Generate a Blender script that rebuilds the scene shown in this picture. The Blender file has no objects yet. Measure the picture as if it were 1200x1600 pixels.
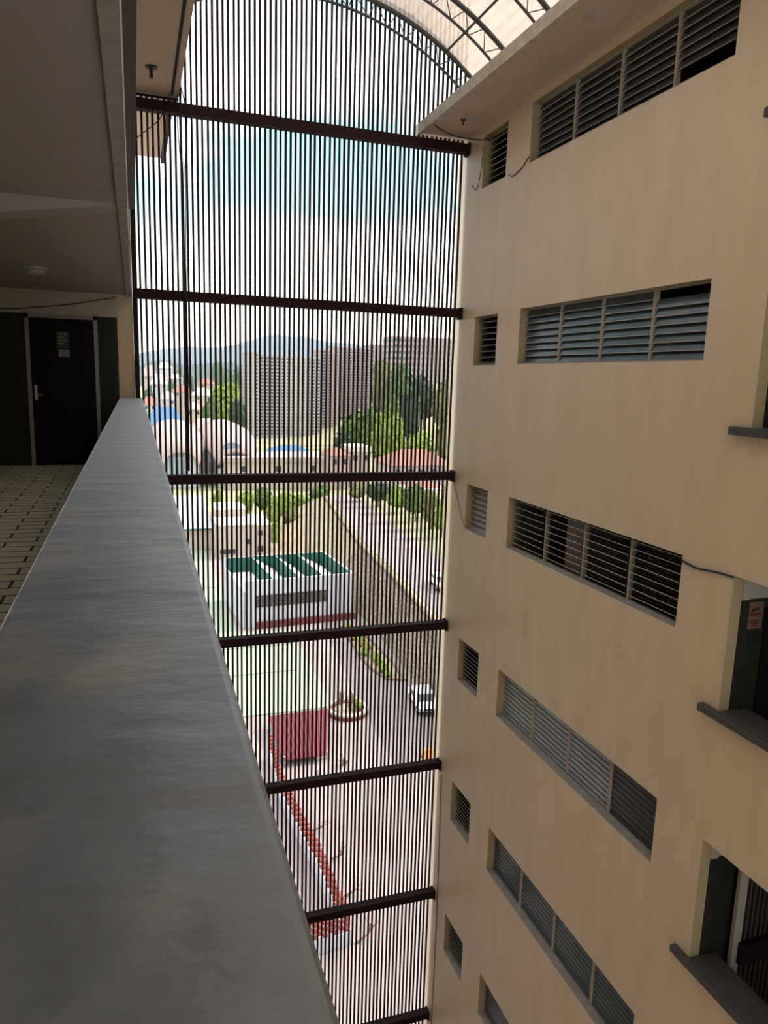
import bpy, bmesh, math, random
from mathutils import Vector, Matrix, noise
R = math.radians
scene = bpy.context.scene
COL = scene.collection
random.seed(7)

# ------------------------------------------------------------------ camera
YAW, PITCH, ROLL, FPX = 0.3274, 0.1793, 0.0303, 1151.08
cy, sy, cp, sp, cr, sr = math.cos(YAW), math.sin(YAW), math.cos(PITCH), math.sin(PITCH), math.cos(ROLL), math.sin(ROLL)
FWD = Vector((sy*cp, cy*cp, -sp)); _r = Vector((cy, -sy, 0)); _u = _r.cross(FWD)
RIGHT = cr*_r + sr*_u; UP = -sr*_r + cr*_u
cam_data = bpy.data.cameras.new('camera'); cam = bpy.data.objects.new('camera', cam_data); COL.objects.link(cam)
cam_data.sensor_fit = 'VERTICAL'; cam_data.sensor_height = 36; cam_data.lens = 36*FPX/1600
cam_data.clip_start = 0.05; cam_data.clip_end = 9000
m = Matrix.Identity(4)
for i, a in enumerate((RIGHT, UP, -FWD)):
    for j in range(3): m[j][i] = a[j]
cam.matrix_world = m
scene.camera = cam
def ray(px, py): return FWD + RIGHT*((px-600)/FPX) - UP*((py-800)/FPX)
def at(px, py, Y): d = ray(px, py); return d*(Y/d.y)          # point of the photo at depth Y
def gz(px, py, z): d = ray(px, py); return d*(z/d.z)          # point of the photo at height z

# ------------------------------------------------------------------ light, sky, exposure
vs = scene.view_settings
scene.display_settings.display_device = 'sRGB'
vs.view_transform = 'Standard'; vs.look = 'None'; vs.gamma = 1; vs.use_curve_mapping = False
vs.exposure = 1.3
SKY = 1.0
SUN_DIR = Vector((0.79, 0.12, 0.60)).normalized()             # towards the sun
sun = bpy.data.lights.new('sun', 'SUN'); sun.energy = 2.0; sun.angle = R(0.53); sun.color = (1.0, 0.93, 0.84)
so = bpy.data.objects.new('sun', sun); COL.objects.link(so); so.location = (60, 40, 60)
so.rotation_euler = SUN_DIR.to_track_quat('Z', 'Y').to_euler()
world = bpy.data.worlds.new('sky'); scene.world = world; world.use_nodes = True
def build_world():
    nt = world.node_tree; nt.nodes.clear(); N = nt.nodes.new; L = nt.links.new
    out = N('ShaderNodeOutputWorld'); bg = N('ShaderNodeBackground'); L(bg.outputs[0], out.inputs[0])
    tc = N('ShaderNodeTexCoord'); sep = N('ShaderNodeSeparateXYZ'); L(tc.outputs['Generated'], sep.inputs[0])
    mp = N('ShaderNodeMapping'); mp.inputs['Scale'].default_value = (1.0, 1.0, 1.9); mp.inputs['Location'].default_value = (0.35, 0.2, 0.0)
    L(tc.outputs['Generated'], mp.inputs[0])
    n1 = N('ShaderNodeTexNoise'); n1.inputs['Scale'].default_value = 4.2; n1.inputs['Detail'].default_value = 9; n1.inputs['Roughness'].default_value = 0.55
    L(mp.outputs[0], n1.inputs['Vector'])
    # how much cloud at each height of the sky
    r = N('ShaderNodeValToRGB'); e = r.color_ramp.elements
    e[0].position = 0.0; e[0].color = (0.62,)*3+(1,); e[1].position = 1.0; e[1].color = (0.5,)*3+(1,)
    for p, v in ((0.12, 0.62), (0.17, 0.46), (0.215, 0.31), (0.29, 0.34), (0.34, 0.50), (0.385, 0.50), (0.425, 0.30), (0.50, 0.36), (0.62, 0.6)):
        k = e.new(p); k.color = (v, v, v, 1)
    L(sep.outputs['Z'], r.inputs[0])
    ad = N('ShaderNodeMath'); ad.operation = 'ADD'; L(n1.outputs['Fac'], ad.inputs[0]); L(r.outputs[0], ad.inputs[1])
    mr = N('ShaderNodeMapRange'); mr.interpolation_type = 'SMOOTHSTEP'
    mr.inputs['From Min'].default_value = 0.80; mr.inputs['From Max'].default_value = 1.02; L(ad.outputs[0], mr.inputs['Value'])
    blue = N('ShaderNodeValToRGB'); b = blue.color_ramp.elements
    b[0].position = 0.0; b[0].color = (0.42, 0.50, 0.54, 1); b[1].position = 0.6; b[1].color = (0.11, 0.29, 0.40, 1)
    k = b.new(0.25); k.color = (0.27, 0.43, 0.49, 1)
    L(sep.outputs['Z'], blue.inputs[0])
    n2 = N('ShaderNodeTexNoise'); n2.inputs['Scale'].default_value = 7.0; n2.inputs['Detail'].default_value = 6; L(mp.outputs[0], n2.inputs['Vector'])
    cl = N('ShaderNodeValToRGB'); c = cl.color_ramp.elements
    c[0].position = 0.36; c[0].color = (0.58, 0.59, 0.64, 1); c[1].position = 0.55; c[1].color = (1.15, 1.14, 1.16, 1)
    L(n2.outputs['Fac'], cl.inputs[0])
    mx = N('ShaderNodeMix'); mx.data_type = 'RGBA'; L(mr.outputs[0], mx.inputs['Factor']); L(blue.outputs[0], mx.inputs['A']); L(cl.outputs[0], mx.inputs['B'])
    # unseen sky overhead brightened to add light indoors
    br = N('ShaderNodeMapRange'); br.inputs['From Min'].default_value = 0.5; br.inputs['From Max'].default_value = 0.85; br.inputs['To Min'].default_value = SKY; br.inputs['To Max'].default_value = SKY*1.35
    L(sep.outputs['Z'], br.inputs['Value']); L(br.outputs[0], bg.inputs[1])
    L(mx.outputs['Result'], bg.inputs[0])
build_world()
scene.cycles.max_bounces = 8; scene.cycles.diffuse_bounces = 5; scene.cycles.transparent_max_bounces = 16
scene.cycles.use_denoising = True; scene.cycles.sample_clamp_indirect = 6

# ------------------------------------------------------------------ materials
def mat(name, col, rough=0.7, spec=0.3, metal=0.0, noise_amt=0.0, noise_scale=4.0, stretch=(1, 1, 1), col2=None, bump=0.0, bump_scale=30.0):
    mt = bpy.data.materials.new(name); mt.use_nodes = True; nt = mt.node_tree
    bs = nt.nodes['Principled BSDF']; N = nt.nodes.new; L = nt.links.new
    bs.inputs['Base Color'].default_value = (*col, 1); bs.inputs['Roughness'].default_value = rough
    bs.inputs['Metallic'].default_value = metal; bs.inputs['Specular IOR Level'].default_value = spec
    if noise_amt or bump:
        tc = N('ShaderNodeTexCoord'); mp = N('ShaderNodeMapping'); mp.inputs['Scale'].default_value = stretch
        L(tc.outputs['Object'], mp.inputs[0])
    if noise_amt:
        n = N('ShaderNodeTexNoise'); n.inputs['Scale'].default_value = noise_scale; n.inputs['Detail'].default_value = 6
        L(mp.outputs[0], n.inputs['Vector'])
        rp = N('ShaderNodeMapRange'); rp.inputs['From Min'].default_value = 0.3; rp.inputs['From Max'].default_value = 0.7; L(n.outputs['Fac'], rp.inputs['Value'])
        mx = N('ShaderNodeMix'); mx.data_type = 'RGBA'; L(rp.outputs[0], mx.inputs['Factor'])
        c2 = col2 or tuple(c*(1-noise_amt) for c in col)
        mx.inputs['A'].default_value = (*col, 1); mx.inputs['B'].default_value = (*c2, 1); L(mx.outputs['Result'], bs.inputs['Base Color'])
    if bump:
        n3 = N('ShaderNodeTexNoise'); n3.inputs['Scale'].default_value = bump_scale; n3.inputs['Detail'].default_value = 4; L(mp.outputs[0], n3.inputs['Vector'])
        bp = N('ShaderNodeBump'); bp.inputs['Strength'].default_value = bump; bp.inputs['Distance'].default_value = 0.02
        L(n3.outputs['Fac'], bp.inputs['Height']); L(bp.outputs[0], bs.inputs['Normal'])
    return mt
M = {}
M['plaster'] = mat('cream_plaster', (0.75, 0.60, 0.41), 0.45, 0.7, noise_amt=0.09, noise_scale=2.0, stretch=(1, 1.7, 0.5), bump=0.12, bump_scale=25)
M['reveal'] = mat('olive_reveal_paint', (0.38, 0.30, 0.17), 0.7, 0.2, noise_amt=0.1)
M['soffit'] = mat('soffit_paint', (0.56, 0.45, 0.35), 0.8, 0.1, noise_amt=0.12, noise_scale=1.5)
M['fascia'] = mat('weathered_fascia', (0.58, 0.53, 0.46), 0.85, 0.1, noise_amt=0.35, noise_scale=6)
M['ceiling'] = mat('grey_ceiling_paint', (0.40, 0.36, 0.34), 0.8, 0.15, noise_amt=0.06)
M['edge'] = mat('concrete_edge', (0.42, 0.39, 0.34), 0.85, 0.15, noise_amt=0.25, noise_scale=9)
M['brown_steel'] = mat('brown_steel', (0.10, 0.075, 0.065), 0.55, 0.3, noise_amt=0.2)
M['cream'] = mat('cream_wall_paint', (0.42, 0.38, 0.30), 0.8, 0.15, noise_amt=0.1)
M['column'] = mat('tan_column_paint', (0.52, 0.40, 0.26), 0.7, 0.2, noise_amt=0.06)
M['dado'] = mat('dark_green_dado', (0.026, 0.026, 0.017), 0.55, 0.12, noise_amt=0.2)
M['door'] = mat('black_brown_door', (0.010, 0.007, 0.008), 0.6, 0.08)
M['door_frame'] = mat('grey_door_frame', (0.26, 0.24, 0.22), 0.6)
M['chrome'] = mat('chrome', (0.75, 0.75, 0.75), 0.2, 0.5, metal=1.0)
M['paper_green'] = mat('green_notice_paper', (0.035, 0.07, 0.045), 0.7)
M['paper_white'] = mat('white_notice_paper', (0.20, 0.20, 0.18), 0.7)
M['ink'] = mat('dark_ink', (0.02, 0.02, 0.02), 0.6)
M['red_ink'] = mat('red_ink', (0.10, 0.018, 0.015), 0.6)
M['sign_paper'] = mat('buff_sign', (0.17, 0.105, 0.072), 0.6)
M['iron'] = mat('dark_painted_iron', (0.017, 0.010, 0.010), 0.6, 0.12)
M['beam'] = mat('dark_maroon_steel', (0.026, 0.010, 0.010), 0.6, 0.10, noise_amt=0.3, noise_scale=10)
M['truss'] = mat('grey_truss_steel', (0.055, 0.055, 0.055), 0.5, 0.4)
M['cable'] = mat('black_cable', (0.015, 0.015, 0.017), 0.5)
M['glass_grey'] = mat('obscured_grey_glass', (0.055, 0.058, 0.062), 0.22, 0.55, noise_amt=0.2, noise_scale=2)
M['glass_blue'] = mat('obscured_blue_glass', (0.085, 0.125, 0.14), 0.2, 0.55, noise_amt=0.3, noise_scale=2)
M['glass_pale'] = mat('pale_obscured_glass', (0.40, 0.45, 0.50), 0.25, 0.5, noise_amt=0.25, noise_scale=2)
M['glass_edge'] = mat('pale_glass_edge', (0.50, 0.46, 0.40), 0.4)
M['glass_edge_dark'] = mat('dull_glass_edge', (0.10, 0.10, 0.10), 0.5)
M['pink_glass'] = mat('pinkish_obscured_glass', (0.36, 0.28, 0.25), 0.4, 0.4)
M['mullion'] = mat('beige_window_frame', (0.40, 0.34, 0.26), 0.6)
M['concrete_sill'] = mat('grey_concrete_sill', (0.34, 0.32, 0.29), 0.8, noise_amt=0.25, noise_scale=8)
M['dark_sill'] = mat('dark_grey_sill', (0.085, 0.080, 0.075), 0.5, 0.4, noise_amt=0.3, noise_scale=5)
M['curtain'] = mat('pinkish_curtain', (0.72, 0.60, 0.52), 0.9)
M['mesh_wire'] = mat('grey_wire_mesh', (0.42, 0.42, 0.38), 0.6)
M['room'] = mat('room_paint', (0.30, 0.26, 0.21), 0.9, 0.1)
M['white_plastic'] = mat('white_plastic', (0.40, 0.39, 0.36), 0.4)
# outdoors
M['paving'] = mat('pink_paving', (0.36, 0.295, 0.285), 0.9, 0.1, noise_amt=0.22, noise_scale=0.25)
M['earth'] = mat('dry_earth', (0.42, 0.35, 0.26), 0.95, 0.05, noise_amt=0.35, noise_scale=0.08, col2=(0.22, 0.26, 0.11))
M['court'] = mat('pale_green_court', (0.29, 0.37, 0.27), 0.8, 0.1, noise_amt=0.12, noise_scale=0.4, col2=(0.34, 0.37, 0.28))
M['dry_bank'] = mat('dry_grass_bank', (0.42, 0.35, 0.24), 0.95, 0.05, noise_amt=0.25, noise_scale=0.6)
M['white_wall'] = mat('white_render', (0.54, 0.52, 0.55), 0.8, 0.1, noise_amt=0.06)
M['white_sheet'] = mat('white_roof_sheet', (0.76, 0.75, 0.72), 0.6, 0.2)
M['green_sheet'] = mat('dark_green_sheet', (0.02, 0.115, 0.085), 0.6, 0.2)
M['maroon'] = mat('maroon_plinth', (0.17, 0.045, 0.04), 0.7, noise_amt=0.2)
M['red_roof'] = mat('red_roof_sheet', (0.19, 0.03, 0.04), 0.55, 0.3, noise_amt=0.12)
M['grille'] = mat('grey_brown_grille', (0.17, 0.13, 0.12), 0.7)
M['brick_red'] = mat('red_brick', (0.34, 0.07, 0.05), 0.8, noise_amt=0.2)
M['beige_wall'] = mat('beige_render', (0.53, 0.44, 0.36), 0.85, 0.1, noise_amt=0.1)
M['flat_roof'] = mat('pale_flat_roof', (0.60, 0.55, 0.47), 0.85, 0.1)
M['blue_grey_sheet'] = mat('blue_grey_sheet', (0.44, 0.47, 0.50), 0.6, 0.2)
M['tower'] = mat('grey_beige_concrete', (0.50, 0.45, 0.41), 0.85, 0.1, noise_amt=0.2, noise_scale=0.15)
M['tower_pink'] = mat('pinkish_concrete', (0.46, 0.36, 0.32), 0.85, 0.1, noise_amt=0.1, noise_scale=0.3)
M['dark_window'] = mat('dark_window_glass', (0.045, 0.045, 0.05), 0.3, 0.5)
M['blue_window'] = mat('blue_grey_glazing', (0.20, 0.27, 0.33), 0.3, 0.5)
M['pink_roof'] = mat('pale_pink_roof', (0.45, 0.35, 0.32), 0.8, 0.1)
M['blue_roof'] = mat('blue_roof_sheet', (0.07, 0.18, 0.34), 0.5, 0.3)
M['tile_roof'] = mat('red_tile_roof', (0.36, 0.165, 0.125), 0.85, noise_amt=0.2, noise_scale=2)
M['bark'] = mat('bark', (0.12, 0.085, 0.06), 0.9)
M['leaf_light'] = mat('light_green_leaves', (0.26, 0.36, 0.06), 0.6, 0.2, noise_amt=0.35, noise_scale=0.6)
M['leaf_mid'] = mat('green_leaves', (0.12, 0.20, 0.05), 0.6, 0.2, noise_amt=0.4, noise_scale=0.6)
M['leaf_dark'] = mat('dark_green_leaves', (0.055, 0.10, 0.045), 0.6, 0.2, noise_amt=0.4, noise_scale=0.6)
M['leaf_olive'] = mat('olive_leaves', (0.22, 0.22, 0.08), 0.65, 0.2, noise_amt=0.4, noise_scale=0.5)
M['leaf_yellow'] = mat('yellow_leaves', (0.42, 0.30, 0.05), 0.65, 0.2, noise_amt=0.3, noise_scale=1.5)
M['dry_stems'] = mat('dry_brown_stems', (0.22, 0.15, 0.11), 0.9)
M['kerb'] = mat('brown_kerb', (0.22, 0.15, 0.11), 0.85)
M['car_white'] = mat('white_car_paint', (0.75, 0.74, 0.72), 0.25, 0.5)
M['car_glass'] = mat('dark_car_glass', (0.02, 0.02, 0.025), 0.1, 0.6)
M['tyre'] = mat('black_tyre', (0.02, 0.02, 0.02), 0.8)
M['orange'] = mat('orange_plastic', (0.75, 0.30, 0.06), 0.5)
M['forest'] = mat('forest_hill', (0.075, 0.10, 0.060), 0.95, 0.05, noise_amt=0.35, noise_scale=0.01)

def stone_mat():
    mt = mat('rubble_stone', (0.34, 0.27, 0.21), 0.9, 0.1); nt = mt.node_tree; N = nt.nodes.new; L = nt.links.new; bs = nt.nodes['Principled BSDF']
    tc = N('ShaderNodeTexCoord'); v = N('ShaderNodeTexVoronoi'); v.inputs['Scale'].default_value = 3.2; L(tc.outputs['Object'], v.inputs['Vector'])
    r = N('ShaderNodeValToRGB'); e = r.color_ramp.elements
    e[0].position = 0; e[0].color = (0.44, 0.35, 0.27, 1); e[1].position = 0.62; e[1].color = (0.22, 0.17, 0.13, 1); k = e.new(0.4); k.color = (0.36, 0.28, 0.21, 1)
    L(v.outputs['Distance'], r.inputs[0]); L(r.outputs[0], bs.inputs['Base Color']); return mt
M['stone'] = stone_mat()
def tile_mat():
    mt = mat('cream_floor_tiles', (0.3, 0.3, 0.25), 0.3, 0.4); nt = mt.node_tree; N = nt.nodes.new; L = nt.links.new; bs = nt.nodes['Principled BSDF']
    tc = N('ShaderNodeTexCoord'); b = N('ShaderNodeTexBrick'); L(tc.outputs['Object'], b.inputs['Vector'])
    b.inputs['Color1'].default_value = (0.66, 0.67, 0.52, 1); b.inputs['Color2'].default_value = (0.58, 0.58, 0.45, 1); b.inputs['Mortar'].default_value = (0.05, 0.05, 0.04, 1)
    b.inputs['Scale'].default_value = 1; b.inputs['Mortar Size'].default_value = 0.012; b.inputs['Brick Width'].default_value = 0.5; b.inputs['Row Height'].default_value = 0.2
    L(b.outputs['Color'], bs.inputs['Base Color']); return mt
M['tiles'] = tile_mat()
def cement_mat():
    mt = mat('polished_grey_cement', (0.1, 0.1, 0.1), 0.35, 1.0); nt = mt.node_tree; N = nt.nodes.new; L = nt.links.new; bs = nt.nodes['Principled BSDF']
    tc = N('ShaderNodeTexCoord'); mp = N('ShaderNodeMapping'); mp.inputs['Scale'].default_value = (1, 0.6, 1); L(tc.outputs['Object'], mp.inputs[0])
    n = N('ShaderNodeTexNoise'); n.inputs['Scale'].default_value = 3.6; n.inputs['Detail'].default_value = 9; n.inputs['Roughness'].default_value = 0.6; L(mp.outputs[0], n.inputs['Vector'])
    r = N('ShaderNodeValToRGB'); e = r.color_ramp.elements
    e[0].position = 0.40; e[0].color = (0.048, 0.055, 0.060, 1); e[1].position = 0.62; e[1].color = (0.165, 0.150, 0.110, 1); k = e.new(0.5); k.color = (0.084, 0.098, 0.110, 1)
    L(n.outputs['Fac'], r.inputs[0])
    m3 = N('ShaderNodeMapping'); m3.inputs['Scale'].default_value = (3, 9, 1); L(tc.outputs['Object'], m3.inputs[0])
    n4 = N('ShaderNodeTexNoise'); n4.inputs['Scale'].default_value = 1.6; n4.inputs['Detail'].default_value = 7; n4.inputs['Roughness'].default_value = 0.65; L(m3.outputs[0], n4.inputs['Vector'])
    st = N('ShaderNodeMapRange'); st.inputs['From Min'].default_value = 0.58; st.inputs['From Max'].default_value = 0.70; st.inputs['To Max'].default_value = 0.55; L(n4.outputs['Fac'], st.inputs['Value'])
    mk = N('ShaderNodeMix'); mk.data_type = 'RGBA'; mk.inputs['B'].default_value = (0.03, 0.03, 0.03, 1); L(st.outputs[0], mk.inputs['Factor']); L(r.outputs[0], mk.inputs['A']); L(mk.outputs['Result'], bs.inputs['Base Color'])
    rr = N('ShaderNodeMapRange'); rr.inputs['To Min'].default_value = 0.34; rr.inputs['To Max'].default_value = 0.52; L(n.outputs['Fac'], rr.inputs['Value']); L(rr.outputs[0], bs.inputs['Roughness'])
    bs.inputs['Coat Weight'].default_value = 1.0; bs.inputs['Coat Roughness'].default_value = 0.5; bs.inputs['Coat IOR'].default_value = 2.0; bs.inputs['Coat Tint'].default_value = (0.86, 0.93, 1.0, 1)
    bs.inputs['Sheen Weight'].default_value = 1.0; bs.inputs['Sheen Roughness'].default_value = 0.27; bs.inputs['Sheen Tint'].default_value = (0.84, 0.91, 1.0, 1)
    m2 = N('ShaderNodeMapping'); m2.inputs['Scale'].default_value = (0.8, 1.6, 1); L(tc.outputs['Object'], m2.inputs[0])
    n2 = N('ShaderNodeTexNoise'); n2.inputs['Scale'].default_value = 4; n2.inputs['Detail'].default_value = 5; L(m2.outputs[0], n2.inputs['Vector'])
    bp = N('ShaderNodeBump'); bp.inputs['Strength'].default_value = 0.5; bp.inputs['Distance'].default_value = 0.02; L(n2.outputs['Fac'], bp.inputs['Height']); L(bp.outputs[0], bs.inputs['Normal']); L(bp.outputs[0], bs.inputs['Coat Normal'])
    return mt
M['cement'] = cement_mat()
def sheet_mat():
    mt = bpy.data.materials.new('translucent_roof_sheet'); mt.use_nodes = True; nt = mt.node_tree; nt.nodes.clear(); N = nt.nodes.new; L = nt.links.new
    out = N('ShaderNodeOutputMaterial'); tr = N('ShaderNodeBsdfTransparent'); tr.inputs[0].default_value = (0.58, 0.53, 0.48, 1)
    tl = N('ShaderNodeBsdfTranslucent'); tl.inputs[0].default_value = (0.70, 0.63, 0.57, 1)
    mx = N('ShaderNodeMixShader'); mx.inputs[0].default_value = 0.4; L(tr.outputs[0], mx.inputs[1]); L(tl.outputs[0], mx.inputs[2]); L(mx.outputs[0], out.inputs[0]); return mt
M['sheet'] = sheet_mat()

# ------------------------------------------------------------------ mesh helpers
class MB:
    def __init__(s): s.v = []; s.f = []; s.mi = []; s.cur = 0; s.smooth = False
    def add(s, vs, fs):
        b = len(s.v); s.v += [tuple(p) for p in vs]
        for f in fs: s.f.append([b+i for i in f]); s.mi.append(s.cur)
        return s
    def box(s, x0, x1, y0, y1, z0, z1):
        vs = [(x, y, z) for z in (z0, z1) for y in (y0, y1) for x in (x0, x1)]
        return s.add(vs, [(0, 2, 3, 1), (4, 5, 7, 6), (0, 1, 5, 4), (2, 6, 7, 3), (0, 4, 6, 2), (1, 3, 7, 5)])
    def obox(s, c, ax, ay, az):
        c, ax, ay, az = map(Vector, (c, ax, ay, az))
        vs = [c+ax*i+ay*j+az*k for k in (-1, 1) for j in (-1, 1) for i in (-1, 1)]
        return s.add(vs, [(0, 2, 3, 1), (4, 5, 7, 6), (0, 1, 5, 4), (2, 6, 7, 3), (0, 4, 6, 2), (1, 3, 7, 5)])
    def bar(s, a, b, w, d=None, up=(0, 0, 1)):                # rectangular bar between two points
        a, b = Vector(a), Vector(b); t = (b-a); l = t.length; t.normalize(); u = Vector(up)
        if abs(t.dot(u)) > .98: u = Vector((0, 1, 0))
        sd = t.cross(u).normalized(); u2 = sd.cross(t)
        return s.obox((a+b)/2, t*l/2, sd*w/2, u2*(d or w)/2)
    def tube(s, pts, r, n=8, closed=False):
        pts = [Vector(p) for p in pts]; rings = []; k = len(pts)
        for i, p in enumerate(pts):
            t = (pts[min(i+1, k-1)]-pts[max(i-1, 0)]).normalized()
            u = Vector((0, 0, 1)) if abs(t.z) < .9 else Vector((1, 0, 0))
            a = t.cross(u).normalized(); b = t.cross(a)
            rad = r[i] if isinstance(r, (list, tuple)) else r
            rings.append([p+a*math.cos(2*math.pi*j/n)*rad+b*math.sin(2*math.pi*j/n)*rad for j in range(n)])
        vs = [q for g in rings for q in g]; fs = []
        for i in range(k-1):
            for j in range(n): fs.append((i*n+j, i*n+(j+1) % n, (i+1)*n+(j+1) % n, (i+1)*n+j))
        fs.append(tuple(range(n))[::-1]); fs.append(tuple((k-1)*n+j for j in range(n)))
        return s.add(vs, fs)
    def prism(s, poly, axis, a, b):                           # polygon extruded along an axis ('x','y','z')
        def P(u, v, w): return {'x': (w, u, v), 'y': (u, w, v), 'z': (u, v, w)}[axis]
        n = len(poly); vs = [P(u, v, a) for u, v in poly]+[P(u, v, b) for u, v in poly]
        fs = [tuple(range(n)), tuple(range(2*n-1, n-1, -1))]+[(i, i+n, (i+1) % n+n, (i+1) % n) for i in range(n)]
        return s.add(vs, fs)
    def lathe(s, prof, c=(0, 0, 0), n=20):
        vs = [(c[0]+r*math.cos(2*math.pi*j/n), c[1]+r*math.sin(2*math.pi*j/n), c[2]+z) for r, z in prof for j in range(n)]
        fs = [(i*n+j, i*n+(j+1) % n, (i+1)*n+(j+1) % n, (i+1)*n+j) for i in range(len(prof)-1) for j in range(n)]
        fs += [tuple(range(n))[::-1], tuple((len(prof)-1)*n+j for j in range(n))]
        return s.add(vs, fs)
    def mesh(s, name, mats, off=(0, 0, 0)):
        me = bpy.data.meshes.new(name); o = Vector(off)
        me.from_pydata([tuple(Vector(p)-o) for p in s.v], [], s.f)
        for mm in (mats if isinstance(mats, (list, tuple)) else [mats]): me.materials.append(mm)
        me.polygons.foreach_set('material_index', s.mi)
        bm = bmesh.new(); bm.from_mesh(me); bmesh.ops.recalc_face_normals(bm, faces=bm.faces); bm.to_mesh(me); bm.free()
        if s.smooth: me.polygons.foreach_set('use_smooth', [True]*len(me.polygons))
        me.update(); return me
def tag(o, label=None, cat=None, group=None, kind=None):
    for k, v in (('label', label), ('category', cat), ('group', group), ('kind', kind)):
        if v: o[k] = v
    return o
def empty(name, loc, label=None, cat=None, group=None, kind=None, rz=0):
    o = bpy.data.objects.new(name, None); COL.objects.link(o); o.location = loc; o.rotation_euler = (0, 0, rz); o.empty_display_size = .2
    return tag(o, label, cat, group, kind)
def obj(name, mb, mats, parent=None, local=False, bevel=0, **kw):
    if parent is None:
        xs, ys, zs = zip(*mb.v); off = Vector(((min(xs)+max(xs))/2, (min(ys)+max(ys))/2, min(zs)))
    else:
        off = Vector((0, 0, 0))
        if not local:
            p = parent
            while p: off += p.location; p = p.parent
    me = mb.mesh(name, mats, off)
    o = bpy.data.objects.new(name, me); COL.objects.link(o)
    if parent is None: o.location = off
    else: o.parent = parent
    if bevel:
        b = o.modifiers.new('bevel', 'BEVEL'); b.width = bevel; b.segments = 3; b.limit_method = 'ANGLE'
    return tag(o, **kw)
def struct(name, mb, mats, label=None, cat=None, **kw): return obj(name, mb, mats, label=label, cat=cat, kind='structure', **kw)
def copy_tree(o, parent=None):
    c = o.copy(); COL.objects.link(c)
    if parent: c.parent = parent
    for ch in list(o.children): copy_tree(ch, c)
    return c

# ------------------------------------------------------------------ dimensions (eye of the camera = origin, ground 28 m below)
GZ = -28.0; S = 3.1; D = 13.485; XR = 5.996
FLOOR = -1.605; CEIL = 1.242; SOF = 4.413; SOFT = 4.56; PZ = -0.46
EAVE_L, EAVE_R = 0.82, 5.05
def sm(a, b, t): t = max(0, min(1, (t-a)/(b-a))); return t*t*(3-2*t)
def T(x, y):                                                  # height of the land
    z = 0.0
    if y > 190: z = -10*min(1, (y-190)/270)
    if y > 480: z += 16*sm(480, 1200, y)
    z += 34*sm(80, 230, x)*sm(230, 520, y)
    return GZ+z

# ================================================================== SETTING: left corridor
mb = MB().box(-2.6, -0.24, -7, D, FLOOR-0.15, FLOOR); struct('floor', mb, M['tiles'], 'cream staggered tile floor of the left corridor', 'floor')
mb = MB(); mb.box(-2.6, -0.083, -7, D, CEIL, CEIL+0.18)
struct('ceiling', mb, M['ceiling'], 'grey painted ceiling over the left corridor', 'ceiling')
mb = MB().box(-0.0835, -0.012, -7, D, CEIL-0.035, CEIL+0.18); struct('trim_1', mb, M['edge'], 'pale concrete slab edge along the corridor ceiling', 'trim')
mb = MB(); mb.prism([(-0.083, CEIL+.001), (-2.6, CEIL+.001), (-2.6, CEIL-0.40), (-0.083, CEIL-0.012)], 'y', 6.25, 6.55)
struct('ceiling_beam', mb, M['ceiling'], 'tapered cross beam under the left corridor ceiling', 'beam')
mb = MB().box(-0.004, 0.045, -3, 6.4, CEIL+0.0, CEIL+0.11); struct('trim_2', mb, M['brown_steel'], 'brown steel channel running along the outer edge of the ceiling slab', 'trim')
mb = MB(); mb.box(-0.247, 0.132, -5, D, FLOOR-0.4, PZ)
struct('wall_parapet', mb, M['cement'], 'broad dark grey polished cement parapet in the foreground', 'parapet', bevel=0.016)
mb = MB().box(-0.243, 0.010, D, D+0.27, GZ, SOF); struct('column', mb, M['column'], 'tan column at the far end of the parapet', 'column')
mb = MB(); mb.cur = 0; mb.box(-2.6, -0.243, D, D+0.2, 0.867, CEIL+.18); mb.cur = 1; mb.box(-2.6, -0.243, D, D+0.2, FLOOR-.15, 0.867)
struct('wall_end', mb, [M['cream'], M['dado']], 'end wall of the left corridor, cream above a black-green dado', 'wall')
mb = MB().box(-2.75, -2.6, -7, D+.2, GZ, SOF); struct('wall_left', mb, M['cream'], 'inner side wall of the left corridor', 'wall')
# door
dr = empty('door_1', (-1.1, D, FLOOR), 'black door with grey frame at the end of the left corridor', 'door', kind='structure')
mb = MB()
mb.box(-1.655, -1.595, D-.03, D, FLOOR, .866); mb.box(-0.615, -0.555, D-.03, D, FLOOR, .866); mb.box(-1.655, -0.555, D-.03, D, .806, .866)
obj('door_frame', mb, M['door_frame'], dr)
obj('door_leaf', MB().box(-1.595, -0.615, D-.015, D, FLOOR+.01, .806), M['door'], dr)
h = obj('door_handle', MB().box(-1.555, -1.515, D-.022, D-.015, -0.52, -0.28), M['chrome'], dr)
obj('lever', MB().tube([(-1.535, D-.022, -.43), (-1.535, D-.06, -.43), (-1.44, D-.06, -.435)], .009), M['chrome'], h)
mb = MB(); mb.box(-1.19, -1.0, D-.021, D-.015, .33, .60)
nt_ = obj('notice', mb, M['paper_green'], label='dark green printed notice on the black door', cat='notice')
mb = MB()
for k in range(4): mb.box(-1.165, -1.165+(.13, .1, .14, .08)[k], D-.0225, D-.021, .55-.05*k, .57-.05*k)
obj('printed_lines', mb, M['paper_white'], nt_)
mb = MB(); mb.box(-1.165, -1.0, D-.021, D-.015, .19, .31)
obj('notice', mb, M['paper_white'], label='small pale paper sheet below the green notice on the door', cat='notice')
lt = empty('ceiling_light', (-1.14, 10.58, CEIL), 'round white ceiling lamp on the left corridor ceiling', 'ceiling lamp')
mb = MB().lathe([(.15, CEIL), (.15, CEIL-.03), (.14, CEIL-.035)], (-1.14, 10.58, 0)); obj('base', mb, M['white_plastic'], lt)
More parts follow.
